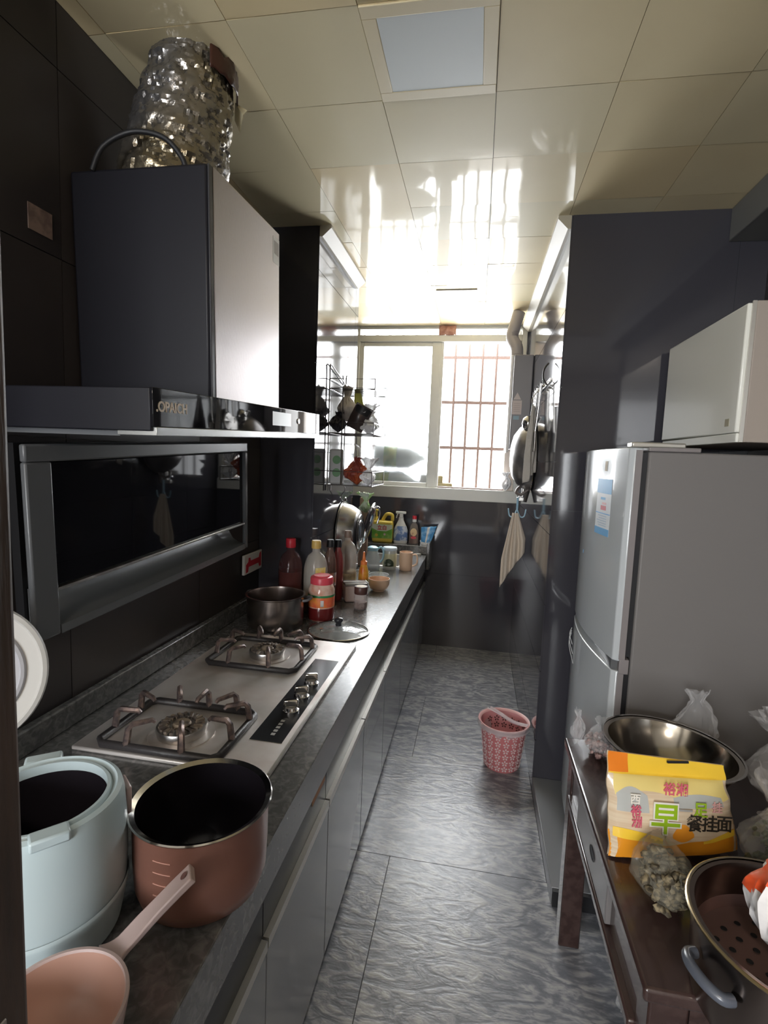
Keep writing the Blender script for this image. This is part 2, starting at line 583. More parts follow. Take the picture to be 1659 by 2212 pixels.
foam.grid(lambda u, v: (-0.262 + (u - .5) * 0.12 + 0.008 * noise.noise((u * 9, v * 9, 3)), 3.818 - 0.02 * math.sin(u * PI) * math.sin(v * PI) - 0.006 * noise.noise((u * 8, v * 8, 0)), 2.302 + (v - .5) * .065 + .008 * noise.noise((u * 7, v * 7, 7))), 14, 10)
tag(foam.build('sealing_tape', mat('rust_tape', (0.42, 0.20, 0.15), 0.5, c2=(0.6, 0.35, 0.28), scale=30), smooth=60, solid=0.004), 'crumpled red brown tape stuck above the window transom', 'tape')

# window cage outside
cage = thing('window_bars', 'metal security bars of the cage outside the window', 'window bars', (0, 4.2, 1.12))
for z in (1.489, 1.842, 2.186):
    MB().box((-1.02, -0.008, z - 1.12 - .012), (0.42, 0.008, z - 1.12 + .012)).build('crossbar', BARM, cage)
for k in range(-8, 5):
    x = -0.109 + 0.105 * k
    MB().tube([(x, 0, -0.03), (x, 0, 1.5)], 0.0105, 8).build('bar', BARM, cage)
for x in (-1.02, 0.42):
    MB().box((x - .015, -.36, -0.02), (x + .015, .015, 1.5)).build('side_post', BARM, cage)
MB().box((-1.03, -0.265, -0.03), (0.43, 0.03, -0.005)).build('shelf', mat('cage_shelf', (0.5, 0.47, 0.43), 0.6), cage)
MB().tube([(0.235, -0.25, 0.0), (0.235, -0.25, 1.2)], 0.035, 14).build('drain_pipe', mat('pipe_pale', (0.75, 0.7, 0.64), 0.5), cage)

# ceiling lamp (off) in its panel
lamp = thing('ceiling_light', 'square flat ceiling light panel with pale frame, switched off', 'ceiling light', (-0.1556, 1.3258, ZC))
MB().prism([(-.149, -.149), (.149, -.149), (.149, .149), (-.149, .149)], 'z', 0.0, 0.006).build('frame_plate', LFRAME, lamp)
for (a, b) in (((-.149, -.149, -.004), (.149, -.116, 0)), ((-.149, .116, -.004), (.149, .149, 0)), ((-.149, -.116, -.004), (-.116, .116, 0)), ((.116, -.116, -.004), (.149, .116, 0))):
    box('frame', a, b, LFRAME, lamp, bevel=0.0015)
box('diffuser', (-.1155, -.1155, -.003), (.1155, .1155, 0), mat('diffuser', (0.82, 0.87, 0.86), 0.4), lamp)
tag(box('ceiling_sticker', (-.283, 3.04, ZC - .006), (-.055, 3.26, ZC - .003), mat('sticker_grey', (0.62, 0.58, 0.5), 0.5)),
    'plain pale rectangular cover plate on the ceiling near the window', 'cover plate')

# ================================================================ COUNTER
ct = thing('countertop', 'dark speckled stone countertop running along the left wall', 'countertop', (0, 0, 0.671))
mb = MB()
ZT = 0.711
for x0, x1, y0, y1 in ((-.945, -.322, .31, 2.186), (-.698, -.322, 2.186, 2.935), (-.945, -.322, 2.935, 3.17), (-.945, -.84, 3.17, 3.60), (-.44, -.322, 3.17, 3.60), (-.945, -.322, 3.60, 3.818)):
    mb.box((x0, y0, 0.0), (x1, y1, 0.04))
mb.build('slab', STONE, ct)
box('front_edge', (-.345, .31, -.054), (-.320, 3.818, 0.0395), STONE, ct, bevel=0.002)
struct(box('trim_upstand', (-.947, .31, .7115), (-.925, 2.186, .771), STONE, bevel=0.004))
struct(box('trim_back_ledge', (-.945, 3.665, .7115), (-.320, 3.818, .772), STONE, bevel=0.004))
struct(box('trim_end_lip', (-.318, 3.60, .617), (-.296, 3.818, .806), STONE, bevel=0.004))

sink = thing('sink', 'stainless steel sink sunk into the far end of the counter', 'sink', (-.64, 3.385, .711))
mb = MB()
for a, b in (((-.21, -.225, 0), (.21, -.195, .004)), ((-.21, .195, 0), (.21, .225, .004)), ((-.21, -.195, 0), (-.185, .195, .004)), ((.185, -.195, 0), (.21, .195, .004))):
    mb.box(a, b)
mb.build('rim', STEEL, sink, bevel=0.0015)
MB().box((-.185, -.195, -.17), (.185, .195, -.166)).box((-.19, -.195, -.17), (-.185, .195, .0)).box((.185, -.195, -.17), (.19, .195, 0)).box((-.185, -.2, -.17), (.185, -.195, 0)).box((-.185, .195, -.17), (.185, .2, 0)).build('bowl', STEEL, sink)
MB().lathe([(.001, -.164), (.03, -.164), (.034, -.166)], 20).build('drain', CHROME, sink)
MB().lathe([(.012, 0.0), (.02, .004)], 12, c=(0, 0, 0)).build('drain_hole', BLACK, sink, loc=(0, 0, -.164))

# base cabinets: each unit a thing
units = [(0.31, [0.84]), (0.84, [1.25]), (1.25, [1.69, 2.11]), (2.11, [2.61, 3.11]), (3.11, [3.46, 3.815])]
clabels = ['grey gloss base cabinet nearest the camera under the pink ladle',
           'grey gloss base cabinet with single door in front of the copper pot',
           'grey gloss two door base cabinet below the gas stove',
           'grey gloss two door base cabinet below the bottles and glass lid',
           'grey gloss base cabinet under the sink at the far wall']
for (y0, ends), lb in zip(units, clabels):
    y1 = ends[-1]
    c = thing('base_cabinet', lb, 'cabinet', (-.65, (y0 + y1) / 2, 0.0), group='base cabinets under the counter')
    ox, oy = -.65, (y0 + y1) / 2
    xb = -.945 if not (y1 > COLY0 and y0 < COLY1) else -.695
    ztop = .665 if y0 < 3.0 else 0.53
    mb = MB()
    mb.box((xb - ox, y0 + .001 - oy, 0.0), (-.375 - ox, y1 - .001 - oy, ztop))
    mb.build('body', BLACK, c)
    box('top_rail', (-.3745 - ox, y0 + .002 - oy, .4845), (-.346 - ox, y1 - .002 - oy, .615), mat('rail_black', (.016, .016, .019), .35), c)
    ya = y0
    for yb in ends:
        d = MB().box((-.372 - ox, ya + .0025 - oy, .03), (-.337 - ox, yb - .0025 - oy, .478)).build('door', DOOR_G, c, bevel=0.0015)
        h = MB().box((-.374 - ox, ya + .003 - oy, .478), (-.345 - ox, yb - .003 - oy, .4835)).box((-.345 - ox, ya + .003 - oy, .462), (-.3345 - ox, yb - .003 - oy, .483)).build('handle_strip', ALU, d)
        ya = yb
    if abs(y0 - .84) < .01:
        box('wood_strip', (-.3458 - ox, 1.13 - oy, .545), (-.3445 - ox, 1.235 - oy, .61), mat('raw_wood', (.45, .24, .14), .6), c)

# ================================================================ HOOD
hood = thing('range_hood', 'tall black and steel range hood on the left wall with slanted suction panel', 'range hood', (-.944, 1.33, 1.43), (0.040, 0, 0))
box('body', (0, -.205, .081), (.335, .197, .58), HOODBODY, hood, bevel=0.006)
fp = box('front_plate', (.3355, -.188, .083), (.341, .1975, .579), STEEL_B, hood, bevel=0.001)
box('edge_strip', (.3355, -.205, .083), (.340, -.1885, .579), mat('hood_edge', (.05, .05, .055), .2), hood, bevel=0.002)
ws = box('sticker', (.3411, .150, .49), (.3416, .196, .56), WHITE_P, hood)
box('sticker_print', (.3417, .158, .515), (.3419, .190, .55), mat('print_grey', (.45, .42, .4), .5), ws)
box('control_box', (0, -.485, 0.004), (.372, .485, .080), HOODBODY, hood, bevel=0.002)
cp = box('control_panel', (.3725, -.487, 0.012), (.379, .487, .0805), BLACKGL, hood, bevel=0.001)
box('bottom_lip', (0.30, -.478, -0.004), (.379, .487, .0115), mat('lip_steel', (.55, .56, .55), .25, metal=.8), hood, bevel=0.001)
box('underside', (0.0, -.47, -0.006), (.2995, .47, .0035), HOODFRAME, hood)
box('display', (.3792, .055, .030), (.3797, .20, .068), mat('display', (.28, .30, .29), .25), cp)
MB().lathe([(.0, .003), (.008, .003), (.009, 0)], 20, mat=Matrix.Rotation(PI / 2, 4, 'Y')).build('button', CHROME, cp, loc=(.3792, .265, .048))
for k in range(3):
    box('vent_slot', (.3792, .45, .022 + .02 * k), (.3796, .48, .024 + .02 * k), HOODFRAME, cp)
GOLD = mat('gold_letter', (.62, .50, .36), .35)
text('.OPAICH', .026, GOLD, cp, (.3793, -.428, .047), (PI / 2, 0, PI / 2), bold=0.0006)
# suction panel
sp = MB()
zt, zb = -.028, -.425
sp.box((.086, -.475, zt - .035), (.10, .50, zt))
sp.box((.086, -.475, zb), (.10, -.412, zt - .035))
sp.box((.086, .478, zb), (.10, .50, zt - .035))
box('panel_back', (.0, -.42, -.42), (.02, .49, zt), BLACK, hood)
sp.build('panel_frame', HOODFRAME, hood, bevel=0.004)
box('glass_panel', (.055, -.411, -.325), (.088, .477, zt - .036), BLACKGL, hood, bevel=0.002)
box('glass_lip', (.082, -.411, -.332), (.098, .477, -.3255), STEEL, hood, bevel=0.001)
gp = [(.030, -.335), (.034, -.36), (.048, -.385), (.072, -.40), (.100, -.406), (.100, -.425), (.022, -.425), (.022, -.335)]
MB().prism(gp, 'y', -.411, .477).build('oil_gutter', mat('gutter', (.20, .21, .22), .25, metal=.5, bump=.05, bscale=12), hood, smooth=50)

# duct
duct = MB()


def duct_fn(u, v):
    a = u * 2 * PI
    t = v
    z = t * .34
    r = .132 * (1 - t) + .098 * t + (0.008 * math.sin(t * PI))
    tw = a * 1.0 + t * 14
    fold = noise.noise((math.cos(a) * 2, math.sin(a) * 2, t * 9)) * .007
    crease = -abs(noise.noise((math.cos(a) * 7 + t * 3, math.sin(a) * 7, t * 22 + a * 2.2))) * .013
    r2 = r + fold + crease + .0012 * math.sin(tw * 3)
    return (.055 * t + r2 * math.cos(a) * .98, .02 * t + r2 * math.sin(a), z)


duct.grid(duct_fn, 110, 60, wrap=True)
FOIL = mat('foil', (.30, .29, .29), .26, metal=.85, c2=(.26, .22, .15), scale=4, bump=.4, bscale=45, bdist=.010)
dt = thing('exhaust_duct', 'crumpled silver foil exhaust duct wrapped in film above the hood', 'duct', (-.81, 1.28, 2.0))
duct.build('foil_tube', FOIL, dt, smooth=25)
tp = MB()
tp.grid(lambda u, v: (.055 + (.107 + .004 * noise.noise((u * 9, v * 5, 2))) * math.cos(-.7 + 1.4 * u), .02 + .107 * math.sin(-.7 + 1.4 * u), .285 + .05 * v + .012 * noise.noise((u * 6, v * 3, 5))), 24, 6)
tp.build('brown_tape', mat('brown_tape', (.05, .018, .012), .3), dt, smooth=40, solid=.002)
fb = MB().add([(.135, .085, .29), (.165, .095, .275), (.160, .08, .255), (.150, .085, .215), (.132, .09, .25)], [(0, 1, 2, 4), (4, 2, 3)])
fb.build('loose_film', mat('film_yellow', (.65, .58, .4), .2, alpha=.8), dt, solid=.0015)
tag(MB().tube(catmull([(-.885, 1.10, 1.998), (-.86, 1.105, 2.05), (-.80, 1.12, 2.085), (-.73, 1.13, 2.075), (-.69, 1.14, 2.035), (-.682, 1.145, 2.002)]), .006, 8).build('power_cable', BLACK, smooth=60), 'black power cable arching on top of the range hood', 'cable')

# wall pieces on the left
note = box('wall_notice', (XL + .0005, .99, 1.832), (XL + .002, 1.053, 1.885), mat('old_notice', (.16, .11, .095), .7, c2=(.25, .18, .15), scale=40))
tag(note, 'small faded paper notice stuck on brown wall tile left of the hood', 'notice')
sg = thing('sign_plate', 'small white plate with red arrow shape by the corner of the stove', 'sign', (-.80, COLY0 - .012, .92))
# ---- it leans on the wall beside the column
sg.location = (XL + .012, 2.095, .915)
box('plate', (-.006, -.09, -.042), (.006, .09, .042), WHITE_P, sg, bevel=.003)
arrow = [(-.075, -.035), (-.055, -.032), (-.05, -.012), (.05, -.012), (.06, -.03), (.078, -.028), (.078, .035), (.062, .03), (.055, .012), (-.03, .012), (-.035, .026), (-.05, .026), (-.052, .01), (-.075, .0)]
MB().prism(arrow, 'x', .0062, .0072).build('red_shape', RED, sg)

# ================================================================ GAS STOVE
st = thing('gas_stove', 'two burner stainless steel gas stove set on the counter', 'gas stove', (-.625, 1.362, .711))
ox, oy = -.625, 1.362
box('top_plate', (-.855 - ox, .965 - oy, .0), (-.390 - ox, 1.762 - oy, .010), STOVE_S, st, bevel=.003)
box('front_rim', (-.394 - ox, .967 - oy, .0102), (-.388 - ox, 1.760 - oy, .0125), ALU, st)
cpn = box('control_strip', (-.487 - ox, 1.085 - oy, .0102), (-.408 - ox, 1.588 - oy, .0112), mat('strip_dark', (.035, .037, .042), .18), st)
for ky in (1.234, 1.317, 1.403):
    kb = MB().lathe([(.021, 0), (.021, .005), (.017, .006), (.0155, .012), (.0, .012)], 24).build('knob', CHROME, st, smooth=35, loc=(-.441 - ox, ky - oy, .0112))
    g = MB().box((-.0185, -.0075, .012), (.0185, .0075, .032)).build('knob_grip', STEEL_P, kb, bevel=.003)
    g.rotation_euler = (0, 0, 0.35)
for k in range(5):
    box('print_mark', (-.447 - ox, 1.112 + .016 * k - oy, .0113), (-.437 - ox, 1.122 + .016 * k - oy, .0115), mat('print_white', (.6, .6, .6), .5), cpn)
for gy0, gy1, by in ((.955, 1.190, 1.068), (1.455, 1.690, 1.572)):
    x0, x1 = -.803 - ox, -.514 - ox
    y0, y1 = gy0 - oy, gy1 - oy
    if gy0 < .97:
        y0 += .022
    fr = MB()
    fr.tube([(x0 + .015, y0, .018), (x1 - .015, y0, .018), (x1, y0 + .015, .018), (x1, y1 - .015, .018), (x1 - .015, y1, .018), (x0 + .015, y1, .018), (x0, y1 - .015, .018), (x0, y0 + .015, .018)], .009, 8, closed=True)
    gr = fr.build('grate', IRON, st, smooth=50)
    cxg, cyg = -.648 - ox, by - oy
    w, d = x1 - x0, y1 - y0
    for fx, fy in ((.26, 0), (.72, 0), (.26, 1), (.55, 1), (.82, 1), (0, .3), (0, .75), (1, .35), (1, .8)):
        p = Vector((x0 + w * fx, y0 + d * fy, .018))
        dr = Vector((cxg - p.x, cyg - p.y, 0)).normalized()
        ln = .055
        mbf = MB().tube([p, p + dr * .006 + Vector((0, 0, .040)), p + dr * .014 + Vector((0, 0, .048)), p + dr * ln + Vector((0, 0, .046)), p + dr * (ln + .006) + Vector((0, 0, .040))], [.008, .0072, .0072, .006, .0045], 6)
        mbf.build('grate_finger', IRON_B, gr, smooth=50)
    MB().lathe([(.075, 0), (.075, .003), (.058, .004), (.0, .004)], 32).build('drip_plate', STOVE_S, st, smooth=30, loc=(cxg, cyg, .010))
    bu = MB().lathe([(.055, 0.0), (.058, .014), (.056, .020), (.032, .022), (.032, .012), (.0, .012)], 40).build('burner', STEEL, st, smooth=35, loc=(cxg, cyg, .0142))
    bm_ = MB()
    for k in range(20):
        a = 2 * PI * k / 20
        q = Matrix.Translation((math.cos(a) * .041, math.sin(a) * .041, .021)) @ Matrix.Rotation(a + .35, 4, 'Z')
        bm_.box((-.010, -.0035, -.004), (.010, .0035, .004), q)
    bm_.build('flame_ring', BRASS, bu)
    MB().lathe([(.0, .026), (.018, .026), (.021, .022), (.021, .012)], 24).build('burner_cap', BRASS, bu, smooth=35)

# ================================================================ RICE COOKER
rc = thing('rice_cooker', 'pale mint green rice cooker standing with its lid open', 'rice cooker', (-.557, .576, .711))
prof = [(.082, .0), (.094, .012), (.102, .05), (.1045, .10), (.1035, .15), (.101, .185), (.098, .197), (.092, .200), (.088, .196), (.086, .194), (.083, .199), (.079, .199), (.079, .185)]
MB().lathe(prof, 64).build('body', MINT, rc, smooth=40)
MB().lathe([(.0788, .1852), (.078, .10), (.070, .055), (.0, .05)], 48).build('inner_well', NONSTICK, rc, smooth=40)
MB().lathe([(.0945, .006), (.1035, .052), (.1055, .060), (.1055, .063), (.104, .066)], 64).build('waist_band', MINT, rc, smooth=50)
b_ = MB()
a0 = math.radians(-42)
b_.box((-.012, -.022, 0), (.012, .022, .014), Matrix.Translation((.090 * math.cos(a0), .090 * math.sin(a0), .188)) @ Matrix.Rotation(a0, 4, 'Z'))
b_.build('latch', MINT, rc, bevel=.003)
a1 = math.radians(50)
MB().box((-.004, -.02, -.03), (.004, .02, .025), Matrix.Translation((.105 * math.cos(a1), .105 * math.sin(a1), .155)) @ Matrix.Rotation(a1, 4, 'Z')).build('pink_button', PINKP, rc, bevel=.004)
nrm = Vector((.60, -.77, .20)).normalized()
sx_ = nrm.cross(Vector((0, 0, 1))).normalized()
sz_ = sx_.cross(nrm)
lm = Matrix.Translation((-.248, .128, .285)) @ axes(sx_, sz_, nrm).to_4x4()
ld = MB().lathe([(.0, -.03), (.07, -.028), (.1, -.012), (.106, .0), (.104, .008), (.098, .010), (.095, .004), (.074, .002)], 56, sy=1.12)
ld.v = [lm @ v for v in ld.v]
ldo = ld.build('lid', mat('lid_pale', (.48, .47, .45), .4), rc, smooth=40)
li = MB().lathe([(.074, .002), (.071, .008), (.066, .009), (.063, .004), (.0, .004)], 48, sy=1.12)
li.v = [lm @ v for v in li.v]
li.build('inner_lid', mat('inner_lid', (.42, .42, .45), .45, metal=.2), ldo, smooth=40)
for k in range(5):
    st_ = MB().lathe([(.0, .010), (.004, .009), (.006, .004)], 12)
    mm = lm @ Matrix.Translation((.018, -.03 + .015 * k, .004))
    st_.v = [mm @ v for v in st_.v]
    st_.build('steam_stud', STEEL_P, ldo, smooth=60)
hg = MB().box((-.025, -.012, 0), (.025, .012, .03), Matrix.Translation((-.075, .083, .165)) @ Matrix.Rotation(math.radians(38), 4, 'Z')).build('hinge', MINT, rc, bevel=.004)

# ================================================================ COPPER INNER POT
cpot = thing('inner_pot', 'copper coloured nonstick inner pot with steel rim on the counter', 'pot', (-.389, .698, .711))
MB().lathe([(.0, .0), (.078, .0), (.090, .008), (.097, .03), (.099, .07), (.0995, .135), (.1005, .1385)], 64).build('outer_wall', COPPER, cpot, smooth=40)
MB().lathe([(.0965, .1385), (.0955, .06), (.088, .02), (.075, .008), (.0, .006)], 64).build('nonstick_lining', NONSTICK, cpot, smooth=40)
MB().lathe([(.0955, .1382), (.1035, .1420), (.1055, .1405), (.1045, .1385), (.0995, .1370)], 64).build('rim', STEEL_P, cpot, smooth=60)
for k in range(4):
    mk = MB()
    a0 = math.radians(-92)
    for j in range(6):
        a = a0 + (j - 3) * .045
        z = .060 + .017 * k
        r = .0995
        mk.box((-.0008, -.0024, -.0007), (.0006, .0024, .0007), Matrix.Translation((r * math.cos(a), r * math.sin(a), z)) @ Matrix.Rotation(a, 4, 'Z'))
    mk.build('level_mark', mat('mark_light', (.5, .26, .2), .4), cpot)

# ================================================================ PINK LADLE
la = thing('water_ladle', 'pale pink plastic water ladle with long handle in the foreground', 'ladle', (-.415, .437, .711))


def ladle_prof(inner):
    if inner:
        return [(.068, .066), (.063, .035), (.050, .014), (.03, .005), (.0, .004)]
    return [(.0, .0), (.035, .0), (.054, .009), (.067, .032), (.073, .066), (.0725, .069), (.069, .069), (.068, .066)]


MB().lathe(ladle_prof(False), 56).build('bowl', PINKP, la, smooth=45)
MB().lathe(ladle_prof(True), 56).build('bowl_inside', mat('pink_inside', (.46, .27, .21), .35), la, smooth=45)
hd = MB()
hp = catmull([(.010, .0705, .0605), (.018, .087, .064), (.034, .110, .080), (.058, .130, .105), (.077, .143, .124)], 5)
n_ = len(hp)
rows = []
for i, p in enumerate(hp):
    d = (hp[min(i + 1, n_ - 1)] - hp[max(i - 1, 0)]).normalized()
    sd = d.cross(Vector((0, 0, 1))).normalized()
    up = sd.cross(d)
    t = i / (n_ - 1)
    w = .012 * max(0, 1 - t * 4) ** 1.5 + .0125 + .002 * t
    h = .006 + .001 * t
    rows.append([p + sd * w + up * h * .5, p - sd * w + up * h * .5, p - sd * w * .92 - up * h, p + sd * w * .92 - up * h])
for rw in rows:
    hd.v += rw
for i in range(n_ - 1):
    for k in range(4):
        l = (k + 1) % 4
        hd.f.append((i * 4 + k, i * 4 + l, (i + 1) * 4 + l, (i + 1) * 4 + k))
hd.f.append((0, 1, 2, 3))
hd.f.append(tuple((n_ - 1) * 4 + k for k in range(4)))
ho = hd.build('handle', PINKP, la, bevel=.002)
e_ = hp[-3]
d = (hp[-1] - hp[-4]).normalized()
sd = d.cross(Vector((0, 0, 1))).normalized()
up = sd.cross(d)
hl = MB().lathe([(.0, .0), (.0042, .0), (.005, .0004)], 16)
hm = Matrix.Translation(e_ + up * .0046) @ axes(sd, d, up).to_4x4()
hl.v = [hm @ v for v in hl.v]
hl.build('hang_hole', mat('hole_shadow', (.16, .08, .07), .6), ho)

# ================================================================ STOCK POT, LID, JARS, BOTTLES on the counter
CZ = .711
sp_ = thing('stock_pot', 'dark stained steel stock pot with two handles behind the far burner', 'pot', (-.757, 1.915, CZ))
POTM = mat('old_steel', (.44, .38, .35), .25, metal=1.0, c2=(.26, .23, .22), scale=9)
MB().lathe([(.0, 0), (.100, 0), (.108, .006), (.1105, .03), (.1115, .118), (.117, .122), (.117, .125), (.109, .125), (.108, .118), (.107, .01), (.0, .006)], 56).build('wall', POTM, sp_, smooth=40)
for s in (1, -1):
    a = math.radians(12) if s > 0 else math.radians(160)
    rm = Matrix.Rotation(a, 4, 'Z')
    MB().tube([rm @ Vector(p) for p in catmull([(.110, -.028, .105), (.128, -.026, .108), (.140, 0, .112), (.128, .026, .108), (.110, .028, .105)], 5)], .006, 8).build('handle', mat('bakelite', (.12, .12, .13), .3), sp_, smooth=60)

gl = thing('glass_pot_cover', 'round glass pot lid with dark knob lying on the counter', 'pot lid', (-.494, 1.903, CZ))
MB().lathe([(.0, .024), (.05, .021), (.09, .013), (.115, .004)], 56).build('glass', mat('lid_glass', (.5, .55, .55), .04, alpha=.42), gl, smooth=60)
MB().lathe([(.113, .001), (.119, .001), (.121, .004), (.118, .007), (.114, .006)], 56).build('rim', STEEL_P, gl, smooth=60)
MB().lathe([(.012, .023), (.010, .032), (.016, .040), (.018, .047), (.014, .053), (.0, .055)], 24).build('knob', mat('knob_black', (.03, .03, .035), .25), gl, smooth=50)
MB().lathe([(.005, .017), (.005, .020), (.0, .0205)], 12).build('steam_vent', STEEL_P, gl, loc=(-.055, -.045, .0))


def bottle(name, label, loc, r, h, body_m, cap_m, liquid=None, lq=.5, neck=.35, shoulder=.55, capr=None, cap_h=.03, cat='bottle', group=None, label_m=None, lab=(.2, .5), rot=0):
    t = thing(name, label, cat, loc, (0, 0, rot), group)
    nr = capr * .85 if capr else r * neck
    cr = capr if capr else nr * 1.2
    hb = h - cap_h
    prof = [(.0, 0), (r * .9, 0), (r, .006), (r, hb * shoulder)]
    for k in range(1, 7):
        u = k / 6
        q = 1 - u
        prof.append((nr + (r - nr) * math.sqrt(max(0, 1 - u * u)) ** 1.15, hb * (shoulder + (.93 - shoulder) * u)))
    prof += [(nr, hb)]
    MB().lathe(prof, 32).build('glass', body_m, t, smooth=50)
    if liquid:
        lp = [(.0, .003), (r * .88, .003), (r * .95, .008)]
        zl = hb * lq
        lp += [(r * .95, min(zl, hb * shoulder)), (r * .95 if lq <= shoulder else r * .8, zl), (.0, zl)]
        MB().lathe(lp, 28).build('liquid', liquid, t, smooth=50)
    MB().lathe([(cr, hb - .004), (cr * 1.03, hb + cap_h * .3), (cr, h - .003), (cr * .9, h), (.0, h)], 24).build('cap', cap_m, t, smooth=40)
    if label_m:
        MB().lathe([(r * 1.008, h * lab[0]), (r * 1.012, h * (lab[0] + .01)), (r * 1.012, h * (lab[1] - .01)), (r * 1.008, h * lab[1])], 32).build('label', label_m, t, smooth=50)
    return t


OIL_R = mat('oil_red', (.15, .025, .015), .15)
OIL_Y = mat('oil_yellow', (.62, .40, .16), .15, trans=.3)
SOY = mat('soy', (.12, .02, .015), .2)
bottle('oil_bottle', 'large plastic oil bottle with red oil and red cap in the corner behind the pot', (-.772, 2.118, CZ), .052, .315, mat('pet_red', (.12, .05, .05), .08, alpha=.5), RED, OIL_R, .62, shoulder=.62, capr=.021, cap_h=.035, group='bottles on the counter')
b2 = bottle('oil_bottle', 'large clear plastic oil bottle with yellow cap behind the red jar', (-.664, 2.137, CZ), .052, .31, PET, mat('cap_yellow', (.62, .42, .12), .4), mat('oil_pale', (.50, .28, .15), .2), .26, shoulder=.6, capr=.02, cap_h=.03, group='bottles on the counter')
MB().grid(lambda u, v: (.0535 * math.cos(-1.3 + .9 * u), .0535 * math.sin(-1.3 + .9 * u), .10 + .1 * v), 10, 3).build('label', mat('label_yellow', (.75, .55, .12), .4, c2=(.8, .7, .4), scale=40), b2, smooth=60, solid=.0006)
bottle('sauce_bottle', 'dark sauce bottle with black cap between the oil bottle and tall bottle', (-.637, 2.262, CZ), .03, .297, mat('glass_brown', (.20, .12, .10), .08, alpha=.7), BLACK, SOY, .5, shoulder=.55, capr=.016, cap_h=.03, label_m=mat('label_blue', (.5, .45, .45), .5, c2=(.55, .2, .12), scale=50), lab=(.3, .5), group='bottles on the counter')
bottle('sauce_bottle', 'slim red sauce bottle with black cap left of the tall clear bottle', (-.622, 2.345, CZ), .027, .285, mat('glass_red', (.30, .06, .06), .08, alpha=.75), BLACK, SOY, .6, shoulder=.5, capr=.016, cap_h=.03, group='bottles on the counter')
bb = bottle('tall_bottle', 'tall clear bottle with brown cap and pale label beside hanging basin', (-.612, 2.49, CZ), .047, .31, PET, mat('cap_brown', (.20, .14, .11), .4), mat('liq_pale', (.45, .38, .25), .15), .40, shoulder=.62, capr=.018, cap_h=.03, label_m=mat('label_cream', (.55, .50, .32), .5, c2=(.35, .3, .2), scale=25), lab=(.08, .33), group='bottles on the counter')
box('inner_strip', (-.012, -.004, .1), (.012, .004, .23), BROWNCAP, bb)
ch = thing('chili_sauce_bottle', 'orange chili sauce bottle with pointed nozzle beside the steel lunch box', 'bottle', (-.524, 2.475, CZ), group='bottles on the counter')
MB().lathe([(.0, 0), (.023, 0), (.025, .006), (.025, .07), (.024, .115), (.016, .145), (.013, .15)], 28).build('body', mat('chili', (.62, .14, .02), .3, c2=(.75, .40, .05), scale=22), ch, smooth=50)
MB().lathe([(.0255, .012), (.0257, .014), (.0257, .075), (.0255, .077)], 28).build('label', mat('chili_label', (.10, .13, .05), .4, c2=(.4, .35, .06), scale=30), ch, smooth=50)
MB().lathe([(.016, .148), (.016, .165), (.009, .17), (.007, .185), (.004, .212), (.0, .213)], 20).build('nozzle', mat('nozzle', (.72, .20, .05), .35), ch, smooth=50)

rj = thing('chili_jar', 'big plastic chili jar with red lid and orange label next to the pot', 'jar', (-.607, 2.042, CZ))
MB().lathe([(.0, 0), (.047, 0), (.053, .01), (.054, .055), (.051, .06), (.053, .066), (.054, .125), (.046, .148), (.042, .152)], 40).build('body', mat('jar_plastic', (.62, .30, .22), .15, c2=(.75, .55, .45), scale=22), rj, smooth=50)
MB().lathe([(.0535, .004), (.0545, .012), (.0545, .052), (.053, .056)], 40).build('sauce', mat('sauce_dark', (.13, .012, .012), .2), rj, smooth=50)
MB().lathe([(.0545, .058), (.0548, .06), (.0548, .097), (.0545, .099)], 40).build('label', mat('label_orange', (.75, .13, .06), .35, c2=(.85, .30, .06), scale=20), rj, smooth=50)
MB().lathe([(.0549, .099), (.0553, .1), (.0553, .107), (.0549, .108)], 40).build('green_band', mat('band_green', (.04, .22, .08), .4), rj, smooth=50)
MB().grid(lambda u, v: (.0553 * math.cos(-1.35 + .25 * u), .0553 * math.sin(-1.35 + .25 * u), .063 + .026 * v), 6, 3).build('white_mark', mat('label_white', (.7, .68, .66), .5), rj, smooth=50, solid=.0004)
MB().lathe([(.044, .148), (.047, .150), (.047, .172), (.044, .178), (.036, .18), (.034, .184), (.0, .184)], 40).build('lid', mat('lid_red', (.68, .07, .10), .35), rj, smooth=40)

lb_ = thing('lunch_box', 'pale pinkish lunch box with grey metal lid behind the spice jar', 'box', (-.537, 2.35, CZ), (0, 0, .42))
box('body', (-.05, -.036, 0), (.05, .036, .078), mat('box_pale', (.62, .52, .49), .4), lb_, bevel=.010, seg=3)
box('lid', (-.053, -.039, .0785), (.053, .039, .090), mat('lid_grey', (.33, .33, .32), .25, metal=.4), lb_, bevel=.004)
box('lid_band', (-.056, -.010, .0902), (.056, .004, .0925), mat('band_pale', (.7, .7, .7), .3), lb_, bevel=.001)
box('clip', (.0535, -.03, .055), (.058, .03, .092), mat('clip_pale', (.6, .6, .58), .3), lb_, bevel=.001)

gj = thing('spice_jar', 'small faceted glass jar of brown spice with dark brown lid', 'jar', (-.479, 2.222, CZ))
MB().lathe([(.0, 0), (.027, 0), (.031, .012), (.031, .052), (.028, .068), (.026, .072)], 8).build('glass', mat('jar_glass', (.6, .56, .54), .06, alpha=.3), gj)
MB().lathe([(.0, .003), (.025, .003), (.029, .012), (.029, .034), (.0, .036)], 8).build('spice', mat('spice', (.12, .05, .04), .7, c2=(.2, .11, .09), scale=90), gj)
MB().lathe([(.029, .070), (.030, .072), (.030, .100), (.028, .1035), (.0, .1035)], 32).build('lid', BROWNCAP, gj, smooth=40)
MB().lathe([(.0, .1042), (.021, .1042), (.022, .1036)], 24).build('lid_label', mat('lid_cream', (.7, .6, .45), .5), gj)

